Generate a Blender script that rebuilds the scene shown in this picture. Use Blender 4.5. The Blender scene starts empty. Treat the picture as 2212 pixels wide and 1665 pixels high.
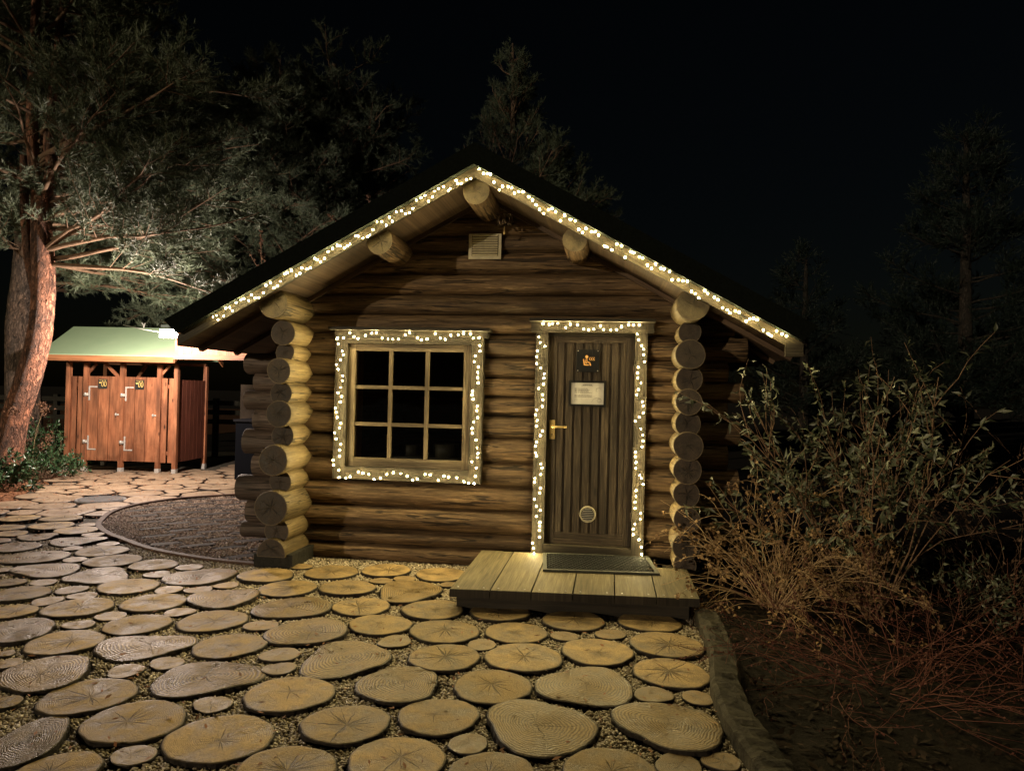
import bpy, math, random
import numpy as np
from mathutils import Vector, Matrix
random.seed(7); rng = np.random.default_rng(11)
S = bpy.context.scene
# ------------------------------------------------------------------ camera
PX_F, PX_CX, PX_CY = 1536.0, 1106.0, 832.5        # measured on the photo at 2212 px wide
YAW, PITCH, ROLL, CAM_H = math.atan(214/1536), math.atan(17.5/1536), math.atan(.0235), 1.5
h0 = np.array([math.cos(YAW), math.sin(YAW), 0.]); f0 = np.array([-math.sin(YAW), math.cos(YAW), 0.]); zz = np.array([0, 0, 1.])
CF = f0*math.cos(PITCH)+zz*math.sin(PITCH); u0 = zz*math.cos(PITCH)-f0*math.sin(PITCH)
CR = math.cos(ROLL)*h0+math.sin(ROLL)*u0; CU = -math.sin(ROLL)*h0+math.cos(ROLL)*u0
CP = np.array([0, -6.0, CAM_H])
cd = bpy.data.cameras.new("camera"); cam = bpy.data.objects.new("camera", cd); S.collection.objects.link(cam)
cd.sensor_fit = 'HORIZONTAL'; cd.sensor_width = 36.0; cd.lens = 36.0*PX_F/2212.0
cd.clip_start = .05; cd.clip_end = 600
m = Matrix.Identity(4)
for i in range(3):
    m[i][0] = CR[i]; m[i][1] = CU[i]; m[i][2] = -CF[i]; m[i][3] = CP[i]
cam.matrix_world = m; S.camera = cam
# ------------------------------------------------------------------ night sky, faint distant lamp light, exposure
W = bpy.data.worlds.new("World"); S.world = W; W.use_nodes = True
wn = W.node_tree.nodes; wl = W.node_tree.links; bg = wn["Background"]
sky = wn.new("ShaderNodeTexSky"); sky.sky_type = 'NISHITA'; sky.sun_disc = False
SUN_DIR = Vector((.8, 1.0, -.16)).normalized()      # the way the light travels
sky.sun_elevation = math.asin(-SUN_DIR.z); sky.sun_rotation = math.atan2(-SUN_DIR.x, -SUN_DIR.y)
wl.new(sky.outputs[0], bg.inputs[0]); bg.inputs[1].default_value = .0003
sl = bpy.data.lights.new("sun", 'SUN'); so = bpy.data.objects.new("sun", sl); S.collection.objects.link(so)
sl.energy = .52; sl.angle = math.radians(.6); sl.color = (1, .80, .52)
so.rotation_euler = SUN_DIR.to_track_quat('-Z', 'Y').to_euler()
S.view_settings.view_transform = 'Standard'; S.view_settings.look = 'None'
S.view_settings.exposure = 1.2; S.view_settings.gamma = 1
S.render.engine = 'CYCLES'; S.cycles.use_denoising = True; S.cycles.max_bounces = 5
S.cycles.sample_clamp_indirect = 3; S.cycles.use_light_tree = True

BULB_E, LAMP_W = 640.0, 270.0

def gnd(x, y, z=0.):
    d = CF*PX_F+CR*(x-PX_CX)-CU*(y-PX_CY); t = (z-CP[2])/d[2]; return CP+d*t
def dist_f(p): return float(np.dot(np.array(p)-CP, CF))
# ------------------------------------------------------------------ materials
def newmat(name):
    M = bpy.data.materials.new(name); M.use_nodes = True
    nt = M.node_tree; return M, nt, nt.nodes, nt.links, nt.nodes["Principled BSDF"]
def N(n, t, **k):
    o = n.new(t)
    for a, b in k.items(): setattr(o, a, b)
    return o
def ramp(n, pts):
    r = n.new("ShaderNodeValToRGB"); e = r.color_ramp.elements
    e[0].position, e[0].color = pts[0][0], (*pts[0][1], 1); e[1].position, e[1].color = pts[-1][0], (*pts[-1][1], 1)
    for p, c in pts[1:-1]:
        q = e.new(p); q.color = (*c, 1)
    return r
def vmath(n, l, op, a, b=None):
    o = n.new("ShaderNodeMath"); o.operation = op
    for i, x in enumerate((a, b)):
        if x is None: continue
        if isinstance(x, (int, float)): o.inputs[i].default_value = x
        else: l.new(x, o.inputs[i])
    return o.outputs[0]
def mixc(n, l, f, a, b, bt='MIX'):
    o = n.new("ShaderNodeMix"); o.data_type = 'RGBA'; o.blend_type = bt
    for i, x in ((0, f), (6, a), (7, b)):
        if isinstance(x, (int, float)): o.inputs[i].default_value = x
        elif isinstance(x, tuple): o.inputs[i].default_value = (*x, 1)
        else: l.new(x, o.inputs[i])
    return o.outputs[2]
def uvrand(n, l, seed=37.):
    tc = n.new("ShaderNodeUVMap"); oi = n.new("ShaderNodeObjectInfo")
    a = n.new("ShaderNodeVectorMath"); a.operation = 'ADD'
    c = n.new("ShaderNodeCombineXYZ"); l.new(vmath(n, l, 'MULTIPLY', oi.outputs["Random"], seed), c.inputs[0])
    l.new(vmath(n, l, 'MULTIPLY', oi.outputs["Random"], seed*1.7), c.inputs[2]); l.new(tc.outputs[0], a.inputs[0]); l.new(c.outputs[0], a.inputs[1])
    return a.outputs[0], oi.outputs["Random"]
def noise(n, l, vec, scale=(1, 1, 1), s=1., detail=6, rough=.6, dist=0.):
    mp = n.new("ShaderNodeMapping"); mp.inputs["Scale"].default_value = scale; l.new(vec, mp.inputs[0])
    t = n.new("ShaderNodeTexNoise"); t.inputs["Scale"].default_value = s; t.inputs["Detail"].default_value = detail
    t.inputs["Roughness"].default_value = rough; t.inputs["Distortion"].default_value = dist
    l.new(mp.outputs[0], t.inputs["Vector"]); return t.outputs["Fac"]
def wood(name, dark, mid, light, rough=(.5, .8), gscale=(1.6, 22), bump=.35, knots=True, patch=.5, var=.3, spec=.35, cracks=0.):
    M, nt, n, l, P = newmat(name); vec, rnd = uvrand(n, l)
    g = noise(n, l, vec, (gscale[0], gscale[1], 1), 1.6, 7, .62, .5)
    g2 = noise(n, l, vec, (gscale[0]*3.5, gscale[1]*6, 1), 1., 4, .6)
    r = ramp(n, [(.28, dark), (.5, mid), (.74, light)]); l.new(g, r.inputs[0]); col = r.outputs[0]
    f2 = ramp(n, [(.35, (.55,)*3), (.6, (1.1,)*3)]); l.new(g2, f2.inputs[0]); col = mixc(n, l, .7, col, f2.outputs[0], 'MULTIPLY')
    pt = noise(n, l, vec, (1.2, 3.0, 1), 1.3, 3, .5); pr = ramp(n, [(.3, (1-patch,)*3), (.65, (1.15,)*3)]); l.new(pt, pr.inputs[0])
    col = mixc(n, l, 1., col, pr.outputs[0], 'MULTIPLY')
    hgt = vmath(n, l, 'ADD', g, vmath(n, l, 'MULTIPLY', g2, .5))
    if knots:
        mp = n.new("ShaderNodeMapping"); mp.inputs["Scale"].default_value = (2.0, 5.5, 1); l.new(vec, mp.inputs[0])
        vo = n.new("ShaderNodeTexVoronoi"); vo.inputs["Scale"].default_value = 1.; vo.inputs["Randomness"].default_value = 1.; l.new(mp.outputs[0], vo.inputs["Vector"])
        kr = ramp(n, [(.03, (.12,)*3), (.07, (.5,)*3), (.1, (1.,)*3)]); l.new(vo.outputs["Distance"], kr.inputs[0])
        col = mixc(n, l, 1., col, kr.outputs[0], 'MULTIPLY')
    if cracks:
        c1 = noise(n, l, vec, (.9, 16, 1), 1., 3, .5, .2); ca = vmath(n, l, 'ABSOLUTE', vmath(n, l, 'SUBTRACT', c1, .5))
        w = vmath(n, l, 'MULTIPLY', vmath(n, l, 'SUBTRACT', pt, .40), cracks); cm = n.new("ShaderNodeMapRange"); cm.inputs[1].default_value = -.004; cm.inputs[2].default_value = .006; l.new(vmath(n, l, 'SUBTRACT', w, ca), cm.inputs[0])
        col = mixc(n, l, vmath(n, l, 'MULTIPLY', cm.outputs[0], .85), col, tuple(c*.2 for c in dark)); hgt = vmath(n, l, 'SUBTRACT', hgt, vmath(n, l, 'MULTIPLY', cm.outputs[0], 1.5))
        sp = noise(n, l, vec, (5, 40, 1), 1., 3, .7); sr = ramp(n, [(.60, (0,)*3), (.72, (.45,)*3)]); l.new(sp, sr.inputs[0]); sc = n.new("ShaderNodeSeparateColor"); l.new(sr.outputs[0], sc.inputs[0])
        col = mixc(n, l, sc.outputs[0], col, tuple(min(.6, c*1.35) for c in light))
    vr = ramp(n, [(0, (1-var,)*3), (1, (1+var,)*3)]); l.new(rnd, vr.inputs[0]); col = mixc(n, l, 1., col, vr.outputs[0], 'MULTIPLY')
    l.new(col, P.inputs["Base Color"])
    rr = n.new("ShaderNodeMapRange"); rr.inputs[3].default_value, rr.inputs[4].default_value = rough; l.new(pt, rr.inputs[0]); l.new(rr.outputs[0], P.inputs["Roughness"])
    P.inputs["Specular IOR Level"].default_value = spec
    b = n.new("ShaderNodeBump"); b.inputs["Strength"].default_value = bump; b.inputs["Distance"].default_value = .006
    l.new(hgt, b.inputs["Height"]); l.new(b.outputs[0], P.inputs["Normal"]); return M
def endgrain(name, dark, light, barkc, nrings=26, crack=.02, ncr=7, rough=(.45, .75), ringamt=.5, bump=.5, spec=.4, var=.2, stain=.5, cbump=1.):
    """cross-cut wood: UVs run from the pith (0,0) to the bark (|uv| = 1)"""
    M, nt, n, l, P = newmat(name)
    uv = n.new("ShaderNodeUVMap"); oi = n.new("ShaderNodeObjectInfo"); rnd = oi.outputs["Random"]
    sx = n.new("ShaderNodeSeparateXYZ"); l.new(uv.outputs[0], sx.inputs[0]); x, y = sx.outputs[0], sx.outputs[1]
    ln = n.new("ShaderNodeVectorMath"); ln.operation = 'LENGTH'; l.new(uv.outputs[0], ln.inputs[0]); r = ln.outputs["Value"]
    off = n.new("ShaderNodeCombineXYZ"); l.new(x, off.inputs[0]); l.new(y, off.inputs[1]); l.new(vmath(n, l, 'MULTIPLY', rnd, 91.), off.inputs[2])
    wv = noise(n, l, off.outputs[0], s=2.2, detail=3)
    rd = vmath(n, l, 'ADD', r, vmath(n, l, 'MULTIPLY', vmath(n, l, 'SUBTRACT', wv, .5), .22))
    s = vmath(n, l, 'SINE', vmath(n, l, 'MULTIPLY', rd, nrings*6.28))
    fine = noise(n, l, off.outputs[0], s=26, detail=4)
    ring = vmath(n, l, 'ADD', vmath(n, l, 'MULTIPLY', s, .5*ringamt), vmath(n, l, 'MULTIPLY', fine, 1.3-.6*ringamt))
    rr = ramp(n, [(.15, dark), (.95, light)]); l.new(ring, rr.inputs[0]); col = rr.outputs[0]
    big = noise(n, l, off.outputs[0], s=1.6, detail=5, rough=.65); br = ramp(n, [(.32, (1-stain,)*3), (.62, (1.1,)*3)]); l.new(big, br.inputs[0])
    col = mixc(n, l, 1., col, br.outputs[0], 'MULTIPLY')
    # radial cracks
    ang = vmath(n, l, 'ARCTAN2', y, x); a = vmath(n, l, 'MULTIPLY', ang, ncr/6.28318)
    wig = noise(n, l, off.outputs[0], s=5., detail=2)
    a2 = vmath(n, l, 'ADD', a, vmath(n, l, 'MULTIPLY', vmath(n, l, 'SUBTRACT', wig, .5), .35))
    def cracks(av, k, width, rmax):
        c = n.new("ShaderNodeCombineXYZ"); l.new(vmath(n, l, 'MULTIPLY', av, k), c.inputs[0]); l.new(vmath(n, l, 'MULTIPLY', rnd, 53.*k), c.inputs[1])
        vo = n.new("ShaderNodeTexVoronoi"); vo.voronoi_dimensions = '2D'; vo.feature = 'F1'; vo.inputs["Scale"].default_value = 1.; l.new(c.outputs[0], vo.inputs["Vector"])
        sc = n.new("ShaderNodeSeparateXYZ"); l.new(vo.outputs["Position"], sc.inputs[0])
        d = vmath(n, l, 'ABSOLUTE', vmath(n, l, 'SUBTRACT', vmath(n, l, 'MULTIPLY', av, k), sc.outputs[0]))
        d = vmath(n, l, 'MULTIPLY', d, vmath(n, l, 'MULTIPLY', r, 6.28/ncr/k))          # true distance from the ray
        cs = n.new("ShaderNodeSeparateColor"); l.new(vo.outputs["Color"], cs.inputs[0])
        lim = vmath(n, l, 'MULTIPLY', vmath(n, l, 'ADD', vmath(n, l, 'MULTIPLY', cs.outputs[0], .95), rmax), vmath(n, l, 'ADD', .3, vmath(n, l, 'MULTIPLY', vmath(n, l, 'FRACT', vmath(n, l, 'MULTIPLY', rnd, 7.)), .8)))
        w = vmath(n, l, 'MULTIPLY', vmath(n, l, 'MULTIPLY', vmath(n, l, 'SUBTRACT', lim, r), width), vmath(n, l, 'MINIMUM', vmath(n, l, 'MULTIPLY', r, 4.), 1.))
        mk = n.new("ShaderNodeMapRange"); mk.inputs[1].default_value = -.003; mk.inputs[2].default_value = .006
        l.new(vmath(n, l, 'SUBTRACT', w, d), mk.inputs[0]); return mk.outputs[0]
    c1 = cracks(a2, 1., crack, .3); c2 = cracks(a2, 2.7, crack*.4, .1)
    cr = vmath(n, l, 'MAXIMUM', c1, c2)
    col = mixc(n, l, vmath(n, l, 'MULTIPLY', cr, .8), col, tuple(c*.22 for c in dark))
    ed = n.new("ShaderNodeMapRange"); ed.inputs[1].default_value = .93; ed.inputs[2].default_value = .985; l.new(r, ed.inputs[0])
    col = mixc(n, l, ed.outputs[0], col, barkc)
    vr = ramp(n, [(0, (1-var,)*3), (1, (1+var,)*3)]); l.new(rnd, vr.inputs[0]); col = mixc(n, l, 1., col, vr.outputs[0], 'MULTIPLY')
    l.new(col, P.inputs["Base Color"]); P.inputs["Specular IOR Level"].default_value = spec
    q = n.new("ShaderNodeMapRange"); q.inputs[1].default_value = .35; q.inputs[2].default_value = .65; q.inputs[3].default_value, q.inputs[4].default_value = rough; l.new(big, q.inputs[0]); l.new(q.outputs[0], P.inputs["Roughness"])
    hh = vmath(n, l, 'SUBTRACT', vmath(n, l, 'ADD', vmath(n, l, 'MULTIPLY', s, .12*ringamt), vmath(n, l, 'MULTIPLY', fine, .5)), vmath(n, l, 'MULTIPLY', cr, cbump))
    hh = vmath(n, l, 'ADD', hh, vmath(n, l, 'MULTIPLY', big, 1.6))
    b = n.new("ShaderNodeBump"); b.inputs["Strength"].default_value = bump; b.inputs["Distance"].default_value = .01; l.new(hh, b.inputs["Height"]); l.new(b.outputs[0], P.inputs["Normal"])
    return M
def rough_mat(name, c1, c2, scale=20., rough=.85, bump=.6, dist=.01, detail=8, metallic=0., spec=.3, tex='Object', rand=0.):
    M, nt, n, l, P = newmat(name); tc = n.new("ShaderNodeTexCoord"); f = noise(n, l, tc.outputs[tex], s=scale, detail=detail, rough=.65)
    r = ramp(n, [(.3, c1), (.7, c2)]); l.new(f, r.inputs[0]); col = r.outputs[0]
    if rand:
        oi = n.new("ShaderNodeObjectInfo"); vr = ramp(n, [(0, (1-rand,)*3), (1, (1+rand,)*3)]); l.new(oi.outputs["Random"], vr.inputs[0]); col = mixc(n, l, 1., col, vr.outputs[0], 'MULTIPLY')
    l.new(col, P.inputs["Base Color"]); P.inputs["Roughness"].default_value = rough; P.inputs["Metallic"].default_value = metallic; P.inputs["Specular IOR Level"].default_value = spec
    if bump:
        b = n.new("ShaderNodeBump"); b.inputs["Strength"].default_value = bump; b.inputs["Distance"].default_value = dist; l.new(f, b.inputs["Height"]); l.new(b.outputs[0], P.inputs["Normal"])
    return M
def island_mat(name, cols, rough=.7, spec=.3, trans=0.):
    """one colour per loose piece (needle, leaf, pebble)"""
    M, nt, n, l, P = newmat(name); g = n.new("ShaderNodeNewGeometry")
    k = len(cols); r = ramp(n, [(i/(k-1), c) for i, c in enumerate(cols)]); l.new(g.outputs["Random Per Island"], r.inputs[0])
    l.new(r.outputs[0], P.inputs["Base Color"]); P.inputs["Roughness"].default_value = rough; P.inputs["Specular IOR Level"].default_value = spec
    return M
def emit(name, col, s):
    M, nt, n, l, P = newmat(name); P.inputs["Base Color"].default_value = (*col, 1)
    P.inputs["Emission Color"].default_value = (*col, 1); P.inputs["Emission Strength"].default_value = s; return M

M_LOG = wood("log_wood", (.051, .029, .0145), (.14, .087, .044), (.28, .188, .104), bump=1., gscale=(2.2, 26), cracks=.14)
M_LOGPALE = wood("stripped_log_wood", (.08, .056, .026), (.15, .108, .05), (.22, .168, .082), cracks=.12, bump=.5, gscale=(1.6, 14), patch=.3, knots=True)
M_LOGEND = endgrain("log_end_grain", (.022, .016, .013), (.105, .076, .056), (.16, .12, .075), 14, .09, 5, ringamt=.35, stain=.6, cbump=2.)
M_LOGGREY = wood("greyed_log_tip_wood", (.06, .042, .034), (.125, .09, .075), (.22, .165, .14), bump=.6, gscale=(1.6, 20), cracks=.09)
M_LOGENDLIT = endgrain("lit_purlin_end", (.10, .08, .045), (.27, .215, .12), (.2, .15, .08), 14, .05, 5, ringamt=.35, stain=.45)  # paler log end; the fairy lights' glow on purlin ends painted into it
M_CASE = wood("weathered_casing_wood", (.011, .009, .006), (.034, .027, .017), (.085, .068, .042), gscale=(1.6, 45), bump=.45, knots=False, patch=.4)
M_SASH = wood("grey_window_wood", (.12, .09, .056), (.27, .21, .13), (.42, .345, .225), gscale=(2, 60), bump=.4, knots=False, patch=.45)
M_DOOR = wood("old_door_wood", (.016, .011, .007), (.055, .038, .023), (.16, .12, .078), gscale=(3, 55), bump=.6, knots=True, patch=.4)
M_BARGE = wood("barge_board_wood", (.018, .014, .008), (.042, .033, .018), (.088, .070, .038), gscale=(1.4, 50), bump=.4, knots=True, patch=.35)
M_SOFFIT = wood("soffit_board_wood", (.05, .031, .02), (.095, .06, .037), (.15, .10, .062), gscale=(1.5, 30), bump=.3, knots=False)
M_FASCIA = rough_mat("dark_roof_edge_felt", (.003, .004, .003), (.007, .009, .007), 60, .95, .4, .004, spec=.05)
M_ROOF = rough_mat("roof_felt", (.004, .005, .004), (.009, .011, .009), 90, .95, .5, .004, spec=.05)
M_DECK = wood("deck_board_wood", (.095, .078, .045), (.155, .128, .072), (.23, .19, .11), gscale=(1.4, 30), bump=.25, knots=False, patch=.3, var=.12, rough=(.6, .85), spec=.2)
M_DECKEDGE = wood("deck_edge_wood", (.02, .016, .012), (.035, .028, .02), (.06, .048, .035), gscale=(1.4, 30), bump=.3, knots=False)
M_RED = wood("red_stained_boards", (.15, .053, .024), (.30, .115, .052), (.42, .18, .088), gscale=(.9, 5), bump=.2, patch=.45, var=.12)
M_REDSHADE = wood("shaded_red_boards", (.10, .028, .018), (.15, .045, .026), (.20, .065, .036), gscale=(.8, 5), bump=.2, patch=.25, var=.15, knots=False)  # red boards darkened to paint in shade on the outhouse sides and back
M_REDTRIM = wood("red_trim_boards", (.26, .10, .04), (.40, .17, .07), (.50, .23, .10), gscale=(.8, 20), bump=.15, patch=.2, var=.08)
M_GREENROOF = rough_mat("green_roof_sheet", (.27, .40, .25), (.33, .46, .29), 1.6, .55, .08, .01, spec=.3)
M_CONC = rough_mat("concrete", (.35, .33, .3), (.5, .48, .44), 40, .9)
M_DARKWOOD = rough_mat("tarred_timber", (.012, .012, .01), (.035, .032, .026), 18, .8, .8, .015)
M_BRASS = rough_mat("brass", (.55, .40, .16), (.68, .5, .22), 30, .3, .05, metallic=.4)
M_STEEL = rough_mat("grey_steel", (.4, .4, .38), (.62, .6, .56), 30, .35, .05, metallic=.4)
M_VENT = rough_mat("vent_metal", (.42, .38, .27), (.58, .53, .38), 25, .42, .15, metallic=.15)
M_BLACK = rough_mat("black_plastic", (.008, .008, .009), (.012, .012, .013), 50, .4, .05)
M_RUBBER = rough_mat("black_rubber", (.005, .006, .006), (.012, .013, .013), 50, .75, .2, spec=.15)
M_MATRIM = rough_mat("grey_rubber_rim", (.04, .042, .034), (.07, .07, .056), 50, .75, .2, spec=.2)
M_PAPER = rough_mat("paper", (.62, .60, .54), (.72, .70, .64), 6, .45, .03)
M_INK = rough_mat("grey_ink", (.12, .11, .10), (.16, .15, .13), 20, .8, 0)
M_ORANGE = rough_mat("sign_orange", (.80, .42, .14), (.86, .48, .18), 20, .6, 0)
M_YELLOW = rough_mat("sign_yellow", (.75, .55, .16), (.82, .6, .2), 20, .6, 0)
M_IRON = rough_mat("old_iron", (.06, .045, .035), (.16, .115, .08), 60, .5, .4, metallic=.3)
M_WIRE = rough_mat("dark_cable", (.012, .02, .014), (.02, .03, .02), 40, .5, 0)
M_MANHOLE = rough_mat("cast_iron_cover", (.17, .17, .175), (.28, .28, .285), 80, .5, .5, metallic=.3)
M_BAND = rough_mat("rusty_edging_steel", (.05, .027, .018), (.12, .07, .05), 14, .7, .3, spec=.25)
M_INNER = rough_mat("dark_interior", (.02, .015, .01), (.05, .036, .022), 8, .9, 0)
M_REVEAL = wood("orange_window_reveal", (.36, .13, .04), (.46, .19, .06), (.55, .24, .09), bump=.1, knots=False)
M_BULB = emit("warm_bulb", (1, .79, .36), BULB_E); M_BULBBACK = emit("socket_fill_glow", (1, .74, .3), BULB_E*.05)
M_LAMP = emit("floodlight_glass", (1, .80, .66), 90.)
M_TAN = endgrain("paver_dry_top", (.22, .145, .062), (.60, .43, .20), (.05, .038, .025), 30, .045, 9, (.45, .75), .35, .8, .3, .26, .62)
M_WET = endgrain("paver_wet_top", (.11, .073, .032), (.44, .31, .135), (.05, .04, .028), 15, .02, 5, (.25, .55), .6, 1., .2, .2, .55)
M_LOBED = endgrain("paver_lobed_top", (.13, .088, .036), (.44, .31, .135), (.05, .04, .028), 17, .02, 5, (.4, .65), .55, .8, .35, .2, .5)
M_SMALLP = endgrain("paver_small_top", (.16, .105, .045), (.46, .32, .145), (.05, .04, .028), 14, .03, 6, (.35, .65), .45, .6, .45, .2, .4)
M_FARP = endgrain("paver_far_top", (.24, .17, .11), (.36, .27, .18), (.08, .05, .035), 14, .02, 6, (.35, .6), .2, .4, .4, .14, .3)
M_BARK = rough_mat("paver_bark", (.008, .006, .005), (.028, .021, .016), 45, .9, .9, .01)
M_BLOCK = wood("buried_timber_block", (.024, .018, .014), (.055, .041, .033), (.10, .08, .065), gscale=(3, 24), bump=1., knots=False, rough=(.6, .9), var=.5, spec=.15)
M_SLEEPER = rough_mat("rotten_sleeper_wood", (.014, .012, .008), (.065, .056, .036), 12, .85, 1., .03)
M_PEBBLE = island_mat("pebbles", [(.12, .10, .07), (.50, .43, .31), (.28, .21, .14), (.78, .70, .56), (.18, .14, .10), (.62, .53, .38)], .55)
M_LITTER = island_mat("dry_leaf_litter", [(.22, .09, .04), (.34, .15, .065), (.12, .055, .03), (.40, .21, .11)], .8)
M_NEEDLE = island_mat("pine_needles", [(.06, .085, .045), (.12, .15, .085), (.08, .11, .07), (.17, .19, .12)], .55, .4)
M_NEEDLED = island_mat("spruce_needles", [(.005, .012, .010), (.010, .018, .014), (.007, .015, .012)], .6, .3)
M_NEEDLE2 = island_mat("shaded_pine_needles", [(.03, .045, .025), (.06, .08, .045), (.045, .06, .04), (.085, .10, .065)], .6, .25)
M_BEECH = island_mat("brown_leaves", [(.13, .065, .035), (.08, .04, .025), (.17, .09, .045)], .7)
M_LEAF = island_mat("evergreen_leaves", [(.02, .028, .014), (.065, .08, .04), (.17, .18, .115), (.045, .055, .027)], .45, .5)
M_RHODO = island_mat("rhododendron_leaves", [(.02, .055, .022), (.04, .09, .035), (.06, .12, .05)], .35, .5)
M_DRYLEAF = island_mat("dried_leaves", [(.20, .12, .055), (.30, .19, .09), (.14, .08, .04), (.36, .24, .12)], .8)
M_REDTWIG = rough_mat("reddish_twigs", (.09, .03, .022), (.16, .06, .04), 30, .7, 0)
M_TANSTEM = rough_mat("tan_stems", (.30, .20, .11), (.48, .34, .19), 30, .7, 0)
M_STEM = rough_mat("brown_stems", (.12, .07, .045), (.24, .15, .09), 30, .7, 0)
M_TWIG = rough_mat("pine_twigs", (.09, .055, .032), (.18, .115, .07), 20, .8, 0)
def bark_mat(name, c):
    M, nt, n, l, P = newmat(name); tc = n.new("ShaderNodeTexCoord")
    f = noise(n, l, tc.outputs["Object"], (1, 1, .35), 16, 8, .7, .6); f2 = noise(n, l, tc.outputs["Object"], (1, 1, .6), 4., 4)
    r = ramp(n, [(.36, tuple(k*.22 for k in c)), (.52, c), (.7, tuple(min(.8, k*1.5) for k in c))]); l.new(f, r.inputs[0])
    mp = n.new("ShaderNodeMapping"); mp.inputs["Scale"].default_value = (20, 20, 5.5); wa = n.new("ShaderNodeVectorMath"); wa.operation = 'ADD'; wc = n.new("ShaderNodeCombineXYZ"); l.new(vmath(n, l, 'MULTIPLY', f, .22), wc.inputs[0]); l.new(vmath(n, l, 'MULTIPLY', f2, .3), wc.inputs[1]); l.new(vmath(n, l, 'MULTIPLY', f, .5), wc.inputs[2]); l.new(tc.outputs["Object"], wa.inputs[0]); l.new(wc.outputs[0], wa.inputs[1]); l.new(wa.outputs[0], mp.inputs[0]); vo = n.new("ShaderNodeTexVoronoi"); vo.feature = 'DISTANCE_TO_EDGE'; vo.inputs["Scale"].default_value = 1.; l.new(mp.outputs[0], vo.inputs["Vector"])
    pr = ramp(n, [(.0, (.6,)*3), (.14, (1,)*3)]); l.new(vo.outputs["Distance"], pr.inputs[0]); base_ = mixc(n, l, 1., r.outputs[0], pr.outputs[0], 'MULTIPLY'); r_out = base_; hsum = vmath(n, l, 'ADD', f, vmath(n, l, 'MULTIPLY', vmath(n, l, 'MINIMUM', vo.outputs["Distance"], .2), 5.))
    p = ramp(n, [(.35, (.6, .62, .66)), (.65, (1.15, 1., .9))]); l.new(f2, p.inputs[0]); l.new(mixc(n, l, 1., r_out, p.outputs[0], 'MULTIPLY'), P.inputs["Base Color"]); P.inputs["Roughness"].default_value = .8
    b = n.new("ShaderNodeBump"); b.inputs["Strength"].default_value = 1.; b.inputs["Distance"].default_value = .02; l.new(hsum, b.inputs["Height"]); l.new(b.outputs[0], P.inputs["Normal"]); return M
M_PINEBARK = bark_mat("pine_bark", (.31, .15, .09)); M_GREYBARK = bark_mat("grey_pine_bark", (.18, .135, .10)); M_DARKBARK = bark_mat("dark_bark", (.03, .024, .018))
# glass: a thin pane, clear with a mirror coat
Mg, nt, n, l, P = newmat("window_glass"); n.remove(P); tr = n.new("ShaderNodeBsdfTransparent"); gl = n.new("ShaderNodeBsdfGlossy"); gl.inputs["Roughness"].default_value = .02
fr = n.new("ShaderNodeFresnel"); fr.inputs[0].default_value = 1.5; mx = n.new("ShaderNodeMixShader"); l.new(fr.outputs[0], mx.inputs[0]); l.new(tr.outputs[0], mx.inputs[1]); l.new(gl.outputs[0], mx.inputs[2])
tr.inputs[0].default_value = (.8, .85, .85, 1); l.new(mx.outputs[0], n["Material Output"].inputs[0]); M_GLASS = Mg
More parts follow.
